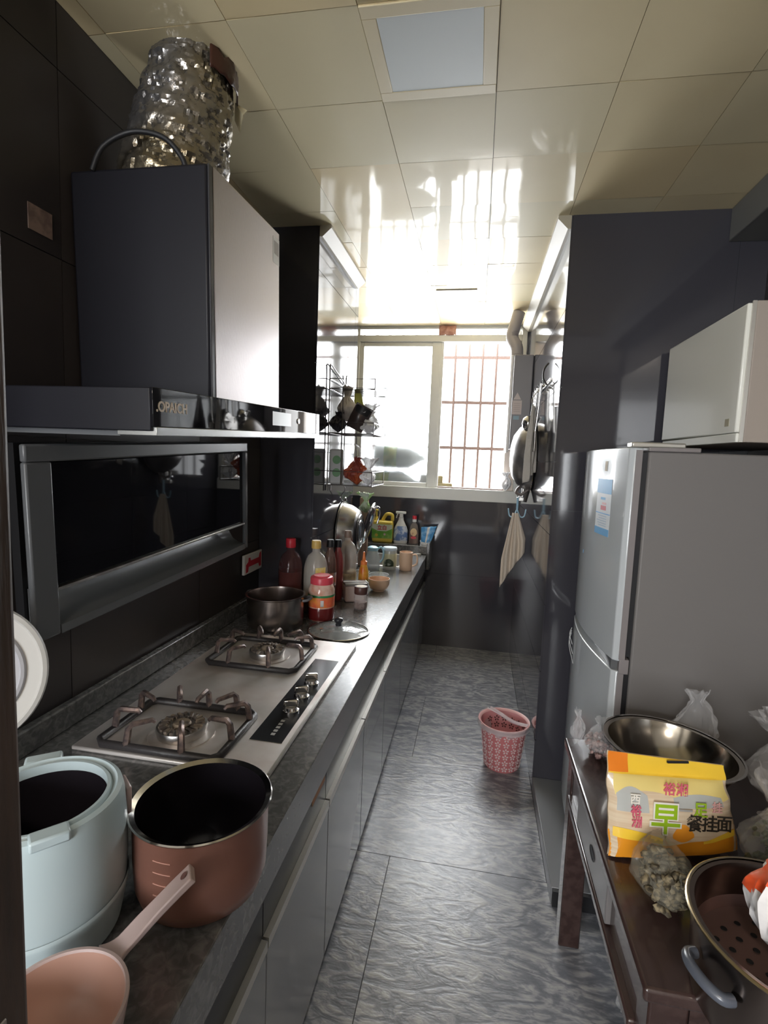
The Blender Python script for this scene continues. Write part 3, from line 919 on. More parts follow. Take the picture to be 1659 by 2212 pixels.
bw = thing('peach_bowl', 'small peach coloured bowl on the counter past the spice jar', 'bowl', (-.462, 2.575, CZ))
MB().lathe([(.0, .003), (.026, .003), (.027, .0), (.031, .0), (.032, .004), (.046, .012), (.053, .03), (.0545, .062), (.0525, .062), (.051, .032), (.043, .015), (.0, .011)], 48).build('bowl_wall', PEACH, bw, smooth=45)
for i, (gx_, gy_, gr_) in enumerate(((-.487, 2.70, .052), (-.590, 2.74, .043))):
    g = thing('glass_bowl', ['wide clear glass bowl just behind the peach bowl', 'smaller clear glass bowl beside the wide glass bowl'][i], 'bowl', (gx_, gy_, CZ), group='glass bowls')
    MB().lathe([(.0, .002), (gr_ * .6, .0), (gr_ * .85, .008), (gr_ * .98, .03), (gr_, .055), (gr_ * .97, .0555), (gr_ * .94, .03), (gr_ * .8, .012), (.0, .007)], 40).build('glass', GLASS, g, smooth=50)
    MB().tube([(gr_ * math.cos(2 * PI * k / 40) * .985, gr_ * math.sin(2 * PI * k / 40) * .985, .0553) for k in range(40)], .0014, 6, closed=True).build('rim', mat('glass_rim', (.8, .85, .85), .1), g, smooth=60)

cn = thing('tea_canister', 'clear canister with pale lid and dark green label by the mug', 'canister', (-.497, 3.105, CZ))
MB().lathe([(.0, 0), (.039, 0), (.042, .005), (.042, .112), (.04, .118)], 40).build('jar', mat('can_clear', (.75, .76, .70), .1, alpha=.6), cn, smooth=50)
MB().lathe([(.0422, .02), (.0426, .022), (.0426, .098), (.0422, .1)], 40).build('label', mat('label_tea', (.60, .58, .38), .4), cn, smooth=50)
MB().grid(lambda u, v: (.0432 * math.cos(-2.3 + 1.5 * u), .0432 * math.sin(-2.3 + 1.5 * u), .022 + (.028 + .02 * math.sin(u * PI)) * v), 14, 4).build('label_picture', mat('label_dark', (.04, .06, .035), .4, c2=(.4, .42, .36), scale=45, mixlo=.5, mixhi=.62), cn, smooth=50, solid=.0004)
MB().lathe([(.042, .117), (.0435, .119), (.0435, .132), (.041, .136), (.0, .137)], 40).build('lid', mat('lid_blue', (.62, .70, .76), .35), cn, smooth=40)

mg = thing('beige_mug', 'beige ceramic mug with handle near the counter edge', 'mug', (-.397, 3.108, CZ))
MB().lathe([(.0, .001), (.034, 0), (.038, .004), (.0395, .03), (.0405, .112), (.0385, .1135), (.037, .11), (.036, .02), (.0, .012)], 40).build('cup', PEACH, mg, smooth=45)
MB().tube(catmull([(.038, .005, .095), (.058, .008, .098), (.068, .010, .075), (.064, .009, .04), (.038, .005, .024)], 6), .0055, 10).build('handle', PEACH, mg, smooth=60)

jg = thing('plastic_jug', 'clear plastic jug with pale blue lid and handle by the sink', 'jug', (-.595, 3.06, CZ))
MB().lathe([(.0, 0), (.04, 0), (.044, .01), (.046, .06), (.036, .095), (.03, .12)], 36).build('body', mat('jug_clear', (.75, .82, .84), .15, alpha=.5), jg, smooth=50)
MB().lathe([(.031, .116), (.033, .12), (.032, .135), (.02, .142), (.0, .143)], 32).build('lid', mat('jug_blue', (.45, .72, .85), .35), jg, smooth=40)
MB().tube(catmull([(.03, 0, .128), (.05, .005, .138), (.064, .008, .115), (.062, .008, .07), (.045, .003, .045)], 6), .006, 8).build('handle', _m['jug_blue'], jg, smooth=60)

# ---- on the back ledge
LZ = .7725
LY = 3.742
so = thing('detergent_jug', 'yellow dish detergent jug with green label and pump on the back ledge', 'jug', (-.657, LY, LZ))
so_prof = [(-.074, .0), (.074, .0), (.076, .15), (.072, .168), (.07, .205), (.055, .218), (.025, .218), (.010, .20), (-.005, .18), (-.03, .172), (-.07, .168), (-.076, .15)]
hole = [(.012, .178), (.054, .178), (.054, .2), (.03, .203)]
mb = MB()
mb.box((-.075, -.042, 0), (.075, .042, .158))
mb.build('body', YEL, so, bevel=.014, seg=3)
mb = MB()
mb.tube(catmull([(-.005, 0, .160), (.008, 0, .185), (.024, 0, .206), (.05, 0, .208), (.066, 0, .196), (.067, 0, .160)], 5), .0125, 10)
mb.build('handle', YEL, so, smooth=60)
MB().lathe([(.022, .155), (.020, .17), (.014, .18), (.012, .185)], 20).build('neck', YEL, so, smooth=50, loc=(-.052, 0, 0))
MB().tube([(-.052, 0, .18), (-.052, 0, .222)], .006, 10).build('pump_stem', YEL, so)
MB().tube([(-.072, -.005, .226), (-.058, 0, .232), (-.040, 0, .232)], .008, 10).build('pump_head', YEL, so, smooth=60)
MB().box((-.0755, -.0428, .032), (.0755, -.0420, .135)).build('label', mat('label_green', (.14, .42, .05), .35, c2=(.35, .6, .15), scale=18), so)
MB().prism([(-.074, .105), (-.03, .085), (.03, .085), (.074, .105), (.074, .134), (-.074, .134)], 'y', -.0436, -.0429).build('label_white', mat('label_palegreen', (.72, .78, .66), .4), so)
text('立白', .036, RED, so, (.0, -.0439, .108), (PI / 2, 0, 0), bold=.0008)
MB().lathe([(.0, .0), (.011, .0)], 16, mat=Matrix.Rotation(PI / 2, 4, 'X')).build('label_fruit', YEL, so, loc=(-.04, -.0438, .055))
MB().lathe([(.0, .0), (.008, .0)], 16, mat=Matrix.Rotation(PI / 2, 4, 'X')).build('label_flower', mat('pale_pink', (.8, .6, .62), .5), so, loc=(.02, -.0438, .062))

sy_ = thing('spray_bottle', 'white spray bottle with blue label and trigger on the back ledge', 'spray bottle', (-.526, LY, LZ))
bp_ = [(.047, 0.0), (.051, .012), (.051, .09), (.040, .125), (.026, .155), (.019, .17), (.017, .19)]
mb = MB().lathe([(.0, 0)] + bp_, 32, sy=.55)
mb.build('body', WHITE_P, sy_, smooth=50)
MB().lathe([(.0515, .02), (.0518, .022), (.0518, .092), (.0415, .126)], 32, sy=.56).build('label', mat('label_spray', (.16, .26, .52), .4, c2=(.62, .68, .78), scale=24, mixlo=.45, mixhi=.55), sy_, smooth=50)
MB().box((-.040, -.011, .215), (.034, .011, .232)).box((-.012, -.012, .185), (.014, .012, .216)).build('spray_head', WHITE_P, sy_, bevel=.004)
MB().tube([(-.026, 0, .214), (-.032, 0, .20), (-.036, 0, .182)], .0045, 8).build('trigger', WHITE_P, sy_, smooth=60)

vb = thing('dressing_bottle', 'flat bottle of dark red sauce with red and white cap on the back ledge', 'bottle', (-.428, LY, LZ))
MB().lathe([(.0, 0), (.033, 0), (.036, .008), (.036, .09), (.026, .135), (.013, .155), (.013, .165)], 32, sy=.6).build('glass', mat('vin_glass', (.35, .30, .26), .06, alpha=.45), vb, smooth=50)
MB().lathe([(.0, .003), (.031, .003), (.034, .008), (.034, .085), (.0, .086)], 32, sy=.58).build('liquid', mat('vin', (.16, .04, .03), .2), vb, smooth=50)
MB().lathe([(.0, 0), (.024, 0)], 28, sy=1.2, mat=Matrix.Rotation(PI / 2, 4, 'X')).build('label', mat('vin_label', (.72, .52, .28), .45, c2=(.55, .25, .15), scale=60, mixlo=.55, mixhi=.65), vb, loc=(0, -.0228, .088))
MB().lathe([(.0, 0), (.02, 0)], 28, sy=.5, mat=Matrix.Rotation(PI / 2, 4, 'X')).build('label_band', RED, vb, loc=(0, -.0226, .048))
MB().lathe([(.015, .162), (.015, .182)], 20).build('cap_ring', WHITE_P, vb)
MB().lathe([(.0155, .182), (.0155, .205), (.0, .207)], 20).build('cap', RED, vb, smooth=40)

bl = thing('wipes_pack', 'crumpled blue and white soft pack leaning at the end of the ledge', 'packet', (-.342, LY - .01, LZ))


def pack_fn(u, v):
    w = .030 + .026 * v
    x = (u * 2 - 1) * w + .022 * v
    y = -.012 * math.sin(u * PI) * (1 - v * .4) - .006 * noise.noise((u * 5, v * 5, 1))
    return (x, y, .125 * v - .012 * (1 - v) * u + .012 * u * v + .004 * noise.noise((u * 4, 3, v * 4)))


BLUE = mat('pack_blue', (.10, .34, .66), .3, c2=(.3, .55, .8), scale=25, mixlo=.5, mixhi=.65)
MB().grid(pack_fn, 14, 16).grid(lambda u, v: (lambda p: (p[0], .02 - p[1], p[2]))(pack_fn(u, v)), 14, 16).build('wrapper', BLUE, bl, smooth=60, solid=.001)
MB().grid(lambda u, v: (lambda p: (p[0], p[1] - .0025, p[2]))(pack_fn(.42 + .16 * u, v)), 5, 16).build('white_stripe', WHITE_P, bl, smooth=60, solid=.0006)
MB().grid(lambda u, v: (lambda p: (p[0], p[1] - .0020, p[2]))(pack_fn(u, .16 * v)), 14, 4).build('white_base', WHITE_P, bl, smooth=60, solid=.0006)
mb = MB().lathe([(.0, 0), (.014, .0), (.018, .006), (.014, .013), (.0, .014)], 20, sy=.7)
mb.v = [v + v.normalized() * .003 * noise.noise(v * 90) for v in mb.v]
tag(mb.build('soap_scrap', WHITE_P, smooth=60, loc=(-.375, 3.635, CZ)), 'small white scrap of soap in front of the blue pack', 'soap')

# ================================================================ HANGING RACK on the column
rk = thing('wire_rack', 'three tier dark wire rack hanging on the tiled column', 'wire rack', (COLX, 2.52, 1.25))
RX0, RX1, RY0, RY1 = .008, .222, -.15, .15
for y in (RY0, RY1):
    MB().tube(catmull([(RX0, y, -.01), (RX0, y, .3), (RX0, y, .52), (RX0 + .004, y, .55)], 4), .0032, 8).build('post', WIRE, rk, smooth=60)
    MB().tube([(RX0 + .065, y, .0), (RX0 + .065, y, .45)], .0025, 8).build('brace', WIRE, rk)
MB().tube(catmull([(RX0, RY0, .50), (RX0, RY0 + .005, .555), (RX0, RY0 + .10, .54), (RX0, RY1, .5)], 5), .003, 8).build('top_loop', WIRE, rk, smooth=60)
for z, hh in ((.445, .045), (.242, .05), (.0, .065)):
    tr = MB().tube([(RX0, RY0, z), (RX1, RY0, z), (RX1, RY1, z), (RX0, RY1, z)], .0028, 8, closed=True).build('tier', WIRE, rk)
    MB().tube([(RX0, RY0, z + hh), (RX1, RY0, z + hh), (RX1, RY1, z + hh), (RX0, RY1, z + hh)], .0025, 8, closed=True).build('guard_rail', WIRE, tr)
    for k in range(1, 10):
        y = RY0 + (RY1 - RY0) * k / 10
        MB().tube([(RX0, y, z), (RX1, y, z)], .0017, 6).build('wire', WIRE, tr)
    for (x, y) in ((RX1, RY0), (RX1, RY1)):
        MB().tube([(x, y, z), (x, y, z + hh)], .0022, 6).build('upright', WIRE, tr)
MB().tube(catmull([(RX0 + .02, 0.06, -.002), (RX0 + .035, .06, -.03), (RX0 + .015, .06, -.065), (RX0 + .025, .06, -.092), (RX0 + .045, .06, -.085)], 6), .002, 6).build('s_hook', WIRE, rk, smooth=60)
for k in range(2):
    MB().tube([(RX0 + .004, RY0 + .012 + .03 * k, .0), (RX0 + .004, RY0 + .012 + .03 * k, -.03)], .0035, 6).build('hook', WIRE, rk)


def bag(r, h, seed, amp=.25, neck=.78, flare=.5, seg=44, rows=34, sx=1, sy=1, closed=True, fold=8):
    mb = MB()

    def fn(u, v):
        a = 2 * PI * u
        t = v
        if t < neck:
            q = t / neck
            rr = math.sin(min(1, q * 1.9) * PI / 2) * (1 - .75 * max(0, (q - .45) / .55) ** 1.6)
        else:
            q = (t - neck) / (1 - neck)
            rr = .25 + (flare - .25) * q
        ca, sa = math.cos(a), math.sin(a)
        n1 = noise.noise((ca * 1.4 + seed, sa * 1.4, t * 2.2))
        n2 = abs(noise.noise((ca * 3.2, sa * 3.2 + seed, t * 4.0)))
        n3 = abs(noise.noise((ca * fold * .9 + seed, sa * fold * .9, t * 3)))
        rr = rr * (1 + amp * n1 - amp * .9 * n2 - amp * .8 * n3 * (.7 + 1.2 * t)) * r
        zz = h * t * (1 + .10 * noise.noise((ca * 2, sa * 2, seed + 5)) * t)
        n4 = noise.noise((ca * 6 + seed, sa * 6, t * 11)) * r * .07 * amp * 3
        lean = r * .9 * amp * t
        return ((rr + n4) * ca * sx + lean * noise.noise((t * 2.5, seed, 0)), (rr + n4) * sa * sy + lean * noise.noise((seed, t * 2.5, 4)), zz)

    mb.grid(fn, seg, rows, wrap=True)
    if closed:
        mb.f.append(tuple(i * rows for i in range(seg)))
    return mb


def blob(r, seed, amp=.2, sub=3, s=(1, 1, 1)):
    bm = bmesh.new()
    bmesh.ops.create_icosphere(bm, subdivisions=sub, radius=1)
    mb = MB()
    for v in bm.verts:
        d = v.co.normalized()
        k = 1 + amp * noise.noise(d * 1.5 + Vector((seed, 0, 0))) - amp * abs(noise.noise(d * 3.5 + Vector((0, seed, 0))))
        mb.v.append(Vector((d.x * s[0], d.y * s[1], d.z * s[2])) * r * k)
    for f in bm.faces:
        mb.f.append(tuple(v.index for v in f.verts))
    bm.free()
    return mb


# bags on the rack
rz2, rz3 = 1.25 + .245, 1.25 + .003
tag(bag(.062, .165, 3, neck=.72, sx=.9).build('white_bag', mat('bag_beige', (.62, .57, .53), .5, bump=.4, bscale=30), smooth=40, loc=(-.628, 2.455, rz2 + .055)), 'knotted white bag on the middle tier of the wire rack', 'bag', 'bags on the wire rack')
dk = thing('snack_packet', 'dark brown snack packet propped below the white bag on the rack', 'packet', (-.595, 2.425, rz2))
m_ = Matrix.Rotation(.45, 4, 'Y') @ Matrix.Rotation(.2, 4, 'Z')
MB().grid(lambda u, v: m_ @ Vector(((u - .5) * .085, -.014 * math.sin(u * PI) * math.sin(v * PI), .004 + v * .12 + .018)), 12, 12).grid(lambda u, v: m_ @ Vector(((u - .5) * .085, .014 * math.sin(u * PI) * math.sin(v * PI), .004 + v * .12 + .018)), 12, 12).build('wrapper', mat('wrap_dark', (.05, .035, .035), .25, c2=(.20, .10, .05), scale=14, mixlo=.55, mixhi=.7), dk, smooth=60)
m_2 = m_
MB().grid(lambda u, v: m_2 @ Vector(((u - .5) * .075, -.0155 * math.sin(u * PI) - .001, .10 + v * .035)), 8, 4).build('dark_panel', BLACK, dk, smooth=60)
tag(bag(.048, .095, 9, neck=.85, amp=.35).build('dark_pouch', mat('pouch_dark', (.03, .03, .04), .3, bump=.3), smooth=40, loc=(-.655, 2.402, rz2)), 'black plastic pouch at the wall side of the middle rack tier', 'pouch')
tag(bag(.05, .15, 15, amp=.4, neck=.7, flare=.9).build('clear_bag', FILM_W, smooth=40, loc=(-.537, 2.56, rz2)), 'white translucent bag sticking out of the middle rack tier', 'bag', 'bags on the wire rack')
tag(bag(.045, .105, 25, amp=.4, neck=.7, flare=.9).build('clear_bag', FILM_W, smooth=40, loc=(-.525, 2.45, rz2)), 'small white bag at the outer end of the middle rack tier', 'bag', 'bags on the wire rack')
mb = MB().grid(lambda u, v: (-.028 + .056 * u * (1 - .5 * v), .004 * noise.noise((u * 3, v * 3, 1)), .11 * v), 6, 8)
tag(mb.build('green_leaflet', mat('leaf_yellowgreen', (.35, .36, .06), .5), smooth=60, solid=.001, loc=(-.585, 2.535, rz2 + .11)), 'yellow green packet tip behind the white bag on the rack', 'packet')
# bottom tier
gb = thing('grey_packet', 'grey flat packet with green print on the lowest rack tier', 'packet', (-.66, 2.395, rz3))
box('pouch', (-.028, -.012, 0), (.038, .012, .165), mat('packet_grey', (.34, .34, .33), .4), gb, bevel=.008, seg=3)
for k, z in enumerate((.055, .115)):
    MB().lathe([(.0, 0), (.012, 0), (.013, .0005), (.019, .0005), (.02, 0)], 20, mat=Matrix.Rotation(PI / 2, 4, 'X')).build('green_print', mat('print_green', (.10, .22, .10), .5), gb, loc=(.008, -.0125, z))
tag(bag(.062, .13, 31, amp=.5, neck=.9, flare=.3, sx=.95, sy=.8).build('red_pouch', mat('pouch_red', (.20, .04, .03), .2, c2=(.42, .10, .03), scale=12, bump=.3, bscale=20), smooth=40, loc=(-.565, 2.44, rz3)), 'glossy dark red packet on the lowest rack tier', 'packet')
tag(bag(.075, .19, 41, amp=.4, neck=.75, flare=.8).build('clear_bag', FILM, smooth=40, loc=(-.558, 2.555, rz3)), 'large clear plastic bag on the lowest rack tier', 'bag', 'bags on the wire rack')
tag(bag(.045, .13, 47, amp=.4, neck=.6, flare=1.1).build('white_bag', FILM_W, smooth=40, loc=(-.505, 2.425, rz3)), 'limp white bag hanging over the outer end of lowest rack tier', 'bag', 'bags on the wire rack')
# green bag below rack and wooden strip behind
mb = bag(.04, .12, 52, amp=.5, neck=.6, flare=1.5, sy=.6)
gbag = thing('green_bag', 'white and green plastic bag stuffed beside the column by the window', 'bag', (-.635, 2.99, 1.06))
mb.build('bag_body', mat('bag_green', (.72, .80, .68), .4, c2=(.35, .62, .12), scale=12, bump=.4), gbag, smooth=40)
tag(box('chopping_board', (-.70, 3.12, .713), (-.645, 3.14, 1.14), mat('board', (.30, .19, .13), .6, c2=(.22, .13, .09), scale=8, stretch=(8, 1, 1)), bevel=.004), 'brown wooden board standing behind the green bag', 'board')

# steel basins hanging at the column
bs = thing('steel_basin', 'stainless steel basin hanging flat against the tiled column', 'basin', (COLX, 2.715, .985))
rx = Matrix.Rotation(PI / 2, 4, 'Y')
MB().lathe([(.162, .004), (.160, .007), (.150, .008), (.140, .05), (.118, .088), (.09, .098), (.0, .100)], 56, mat=rx).build('wall', mat('basin_steel', (.34, .33, .32), .25, metal=1.0), bs, smooth=40)
MB().lathe([(.055, .1005), (.058, .103), (.062, .103), (.065, .1005)], 40, mat=rx).build('base_ring', STEEL_P, bs, smooth=60)
MB().lathe([(.085, .1000), (.088, .1022), (.092, .1018), (.095, .0985)], 40, mat=rx).build('outer_ring', STEEL_P, bs, smooth=60)
MB().tube(catmull([(.005, -.02, .158), (.012, -.012, .178), (.012, .012, .178), (.005, .02, .158)], 5), .003, 8).build('hang_loop', CHROME, bs, smooth=60)
lid2 = thing('steel_pot_cover', 'steel pot lid with rim handle hanging behind the basin', 'pot lid', (COLX + .012, 2.985, 1.0))
mm = Matrix.Translation((.075, 0, 0)) @ Matrix.Rotation(PI / 2 + .25, 4, 'Y') @ Matrix.Rotation(.0, 4, 'X')
ll = MB().lathe([(.125, .0), (.123, .004), (.10, .012), (.04, .02), (.0, .022)], 48)
ll.v = [mm @ v for v in ll.v]
ll.build('dome', STEEL_P, lid2, smooth=50)
ll = MB().lathe([(.126, -.002), (.1285, .001), (.126, .004)], 48)
ll.v = [mm @ v for v in ll.v]
ll.build('rim', STEEL_P, lid2, smooth=60)
MB().tube(catmull([(.11, -.03, .09), (.135, -.02, .10), (.14, .01, .06), (.125, .01, .0)], 6), .006, 8).build('handle', CHROME, lid2, smooth=60)

# ================================================================ RIGHT WALL: heater, wok, tools
ht = thing('water_heater', 'grey gas water heater mounted beside the window', 'water heater', (.244, 3.52, 1.472))
HT = mat('heater_grey', (.20, .19, .20), .35)
box('casing', (-.058, -.17, .0), (.058, .17, .573), HT, ht, bevel=.008, seg=3)
lbp = box('label', (-.054, -.1712, .212), (.002, -.1702, .297), mat('label_tan', (.55, .47, .44), .5), ht)
for k in range(5):
    box('label_line', (-.046, -.1716, .228 + .012 * k), (-.006, -.1712, .231 + .012 * k), mat('label_ink', (.40, .33, .31), .6), lbp)
MB().prism([(-.050, .302), (-.004, .302), (-.027, .345)], 'y', -.1712, -.1702).build('arrow_label', _m['label_tan'], ht)
box('blue_label', (-.045, -.1712, .18), (-.010, -.1702, .203), mat('label_teal', (.25, .36, .42), .5), ht)
box('burner_base', (-.075, -.12, -.02), (-.0585, .14, .58), mat('heater_side', (.75, .72, .70), .4), ht, bevel=.004)
MB().tube([(-.02, -.10, -.06), (-.02, -.10, .0)], .009, 10).build('pipe_stub', CHROME, ht)
MB().tube([(.02, .02, -.09), (.02, .02, .0)], .009, 10).build('gas_pipe_stub', CHROME, ht)
fx_ = thing('flue_pipe', 'grey ribbed flexible flue pipe rising from the heater to the ceiling', 'pipe', (.205, 3.45, 2.046))
fp_ = catmull([(.0, 0, .0), (-.004, .005, .06), (-.034, .03, .13), (-.022, .03, .20), (.0, .03, .285)], 14)
MB().tube(fp_, [.037 + .0022 * (i % 2) for i in range(len(fp_))], 20).build('hose', mat('hose_grey', (.33, .30, .29), .45), fx_, smooth=50)
# hook rail and utensils
rl = thing('hook_rail', 'metal rail with hooks on the right wall above the wok', 'hook rail', (XR - .002, 2.70, 1.76))
MB().box((-.006, -.24, -.008), (-.001, .24, .008)).build('bar', STEEL_P, rl, bevel=.001)
HOOKY = [-.2, -.12, -.04, .04, .12, .2]
for y in HOOKY:
    MB().tube(catmull([(-.006, y, .0), (-.02, y, -.012), (-.03, y, -.004), (-.032, y, .008)], 4), .0025, 6).build('hook', STEEL_P, rl, smooth=60)
MB().tube(catmull([(-.012, -.22, .075), (-.03, -.22, .05), (-.032, -.215, .01), (-.012, -.21, -.02)], 4), .004, 6).build('clip', WIRE, rl, smooth=60)


def utensil(name, label, y, L, head, hm):
    t = thing(name, label, 'utensil', (XR - .03, 2.70 + y, 1.752), group='utensils on the hook rail')
    MB().tube(catmull([(0, 0, .008), (-.004, .006, -.08), (-.012, .008, -.2), (-.016, .008, -L)], 5), .0055, 8).build('handle', hm, t, smooth=60)
    if head == 'ladle':
        mb = MB().lathe([(.042, .0), (.040, -.018), (.026, -.034), (.0, -.04)], 28, mat=Matrix.Rotation(PI / 2, 4, 'Y'))
        mb.build('scoop', STEEL_P, t, smooth=50, loc=(-.012, .008, -L - .035), solid=.0015)
    elif head == 'spatula':
        MB().box((-.018, -.035, -L - .09), (-.015, .045, -L + .005)).build('blade', STEEL, t, bevel=.001)
    else:
        mb = MB().lathe([(.05, .0), (.045, -.01), (.0, -.016)], 28, mat=Matrix.Rotation(PI / 2, 4, 'Y'))
        mb.build('strainer', STEEL, t, smooth=50, loc=(-.012, .008, -L - .045), solid=.0015)
    return t


utensil('soup_ladle', 'black handled soup ladle on the hook rail nearest the window', .2, .12, 'ladle', WIRE)
utensil('spatula', 'steel spatula hanging second from the window on the hook rail', .12, .17, 'spatula', STEEL_P)
utensil('strainer', 'steel strainer spoon hanging on the hook rail behind the cloth', .04, .15, 'strainer', STEEL_P)
utensil('turner', 'long steel turner hanging nearest the camera on the hook rail', -.12, .22, 'spatula', STEEL_P)

wk = thing('wok', 'large grey wok hanging upright on the right wall under the rail', 'wok', (XR - .004, 3.06, 1.425))
MB().lathe([(.192, .005), (.185, .035), (.16, .075), (.115, .105), (.06, .118), (.0, .121)], 56, mat=Matrix.Rotation(-PI / 2, 4, 'Y')).build('pan', mat('wok_grey', (.30, .28, .27), .3, metal=.7, c2=(.2, .19, .19), scale=14), wk, smooth=50)
MB().lathe([(.192, .005), (.195, .003), (.192, .0)], 56, mat=Matrix.Rotation(-PI / 2, 4, 'Y')).build('rim', STEEL_P, wk, smooth=60)
MB().tube(catmull([(-.008, -.025, .19), (-.02, -.02, .215), (-.02, .02, .215), (-.008, .025, .19)], 5), .005, 8).build('top_loop', WIRE, wk, smooth=60)
MB().tube(catmull([(-.01, -.03, -.185), (-.05, -.03, -.215), (-.075, -.01, -.205), (-.06, .02, -.18), (-.03, .03, -.165)], 6), .008, 8).build('side_handle', mat('wok_handle', (.16, .13, .12), .35), wk, smooth=60)
MB().tube([(-.012, -.01, -.19), (-.025, -.03, -.255)], [.014, .010], 10).build('grip', WIRE, wk)


def cloth(name, label, loc, w, h, n, seed, m, rz=0, drop=(1, .55), group=None):
    t = thing(name, label, 'cloth', loc, (0, 0, rz), group)

    def fn(u, v):
        sp = .25 + .75 * min(1, v * 1.6)
        x = (u - .5) * w * sp
        y = math.sin(u * n * PI + seed) * .014 * sp + .006 * noise.noise((u * 4, v * 4, seed))
        hh = h * (drop[0] + (drop[1] - drop[0]) * (u if u > .0 else 0))
        return (x, y, -v * hh - .02 * abs(u - .5) * v)

    MB().grid(fn, 48, 26).build('cloth', m, t, smooth=60, solid=.003)
    return t


c1 = cloth('dish_cloth', 'grey dish cloth hanging from the hook rail in front of the wok', (XR - .055, 2.62, 1.66), .09, .36, 5, 2.0, mat('cloth_grey', (.45, .42, .38), .9, bump=.3, bscale=100), rz=1.1, drop=(1, .85))
MB().tube(catmull([(0, 0, 0), (.0, .01, .03), (.02, -.02, .085), (.045, -.03, .095)], 4), .0025, 6).build('string', c1.children[0].data.materials[0], c1, smooth=60)
# hooks with towel
hk = thing('wall_hook', 'pale blue plastic hook hanging from the tap by the right wall', 'hook', (.232, 3.0, 1.15))
CLB = mat('hook_blue', (.35, .55, .68), .3, alpha=.85)
MB().tube([(0, 0, .045), (0, 0, -.02)], .006, 8).build('stem', CLB, hk)
for s in (-1, 1):
    MB().tube(catmull([(0, 0, -.02), (s * .018, 0, -.062), (s * .04, 0, -.06), (s * .048, 0, -.02)], 5), .0038, 8).build('prong', CLB, hk, smooth=60)
cloth('kitchen_towel', 'beige towel hanging in folds from the blue hook on the right wall', (.222, 2.975, 1.108), .125, .42, 6, .6, FABRIC, rz=-.15, drop=(1, .5))
tapm = thing('gas_tap', 'metal tap with pipe under the wok at the right wall', 'tap', (.262, 3.08, 1.19))
MB().tube(catmull([(.02, 0, .12), (.005, 0, .06), (.0, 0, .0), (-.02, 0, -.01)], 5), .009, 10).build('pipe', STEEL, tapm, smooth=60)
MB().box((-.03, -.012, -.02), (.012, .012, .002)).build('valve', STEEL, tapm, bevel=.003)
MB().tube([(-.018, 0, .002), (-.018, 0, .02), (-.04, 0, .026)], .005, 8).build('lever', CHROME, tapm, smooth=60)
tag(bag(.042, .13, 61, amp=.45, neck=.75, flare=.9).build('white_bag', FILM_W, smooth=40, loc=(.205, 3.812, 1.186)), 'crumpled white plastic bag on the window sill below the heater', 'bag')

# ================================================================ things on the window cage shelf
CS = 1.12 - .005


def jug_obj(name, label, loc, rot, r, h, m, lm_=None, cap=None):
    t = thing(name, label, 'jug', loc, rot, 'jugs on the window cage')
    MB().lathe([(.0, 0), (r * .92, 0), (r, .012), (r, h * .4), (r * .96, h * .45), (r, h * .5), (r * .98, h * .68), (r * .6, h * .84), (r * .28, h * .92), (r * .28, h)], 36).build('body', m, t, smooth=45)
    if lm_:
        MB().grid(lambda u, v: (r * 1.01 * math.cos(-2.6 + 2.0 * u), r * 1.01 * math.sin(-2.6 + 2.0 * u), h * (.2 + .25 * v)), 18, 3).build('label', lm_, t, smooth=60, solid=.0006)
    if cap:
        MB().lathe([(r * .34, h * .96), (r * .34, h * 1.04), (.0, h * 1.045)], 20).build('cap', cap, t, smooth=40)
    return t


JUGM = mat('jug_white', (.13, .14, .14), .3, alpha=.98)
LABG = mat('label_jug', (.03, .07, .015), .4, c2=(.085, .09, .02), scale=14)
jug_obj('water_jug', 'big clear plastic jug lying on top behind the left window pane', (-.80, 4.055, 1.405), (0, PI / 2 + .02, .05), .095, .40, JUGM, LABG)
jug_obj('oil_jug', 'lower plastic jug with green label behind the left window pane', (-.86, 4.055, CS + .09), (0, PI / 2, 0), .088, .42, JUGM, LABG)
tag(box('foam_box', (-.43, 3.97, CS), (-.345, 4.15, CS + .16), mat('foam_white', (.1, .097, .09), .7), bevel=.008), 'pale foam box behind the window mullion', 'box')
yj = thing('handled_jug', 'pale yellow jug with hollow handle low behind the window mullion', 'jug', (-.245, 4.03, CS))
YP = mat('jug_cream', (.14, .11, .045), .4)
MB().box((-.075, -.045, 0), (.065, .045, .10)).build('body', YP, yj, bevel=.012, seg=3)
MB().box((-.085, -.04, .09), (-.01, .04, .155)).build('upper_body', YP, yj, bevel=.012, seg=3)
box('label_mark', (-.05, -.0465, .03), (-.02, -.0455, .055), mat('mark_red', (.5, .14, .06), .5), yj)

# ================================================================ TRASH BIN
tb = thing('waste_bin', 'pink plastic waste bin with white flower cutouts on the floor', 'waste bin', (.184, 2.35, 0.0))
BINM = mat('bin_pink', (.66, .22, .23), .4)
BINI = mat('bin_inside', (.62, .30, .31), .5)
r0, r1, hb = .080, .106, .215
MB().lathe([(.0, .0), (r0 - .004, 0), (r0, .004), (r1, hb - .012)], 64).build('wall', BINM, tb, smooth=45)
MB().lathe([(r1 - .002, hb - .008), (r0 - .003, .006), (.0, .005)], 64).build('inside', BINI, tb, smooth=45)
MB().lathe([(r1 - .003, hb - .008), (r1 + .003, hb - .001), (r1 + .009, hb), (r1 + .011, hb - .005), (r1 + .005, hb - .012), (r1, hb - .014)], 64).build('rim', mat('bin_rim', (.72, .42, .41), .4), tb, smooth=60)
pet = MB()
for k in range(5):
    a = PI / 2 + 2 * PI * k / 5
    pts = []
    for (ru, wv) in ((.0028, 0), (.0075, .0030), (.0118, .0034), (.0140, .0), (.0118, -.0034), (.0075, -.0030)):
        pts.append((ru * math.cos(a) - wv * math.sin(a), ru * math.sin(a) + wv * math.cos(a)))
    pet.prism(pts, 'z', -.0004, .0008)
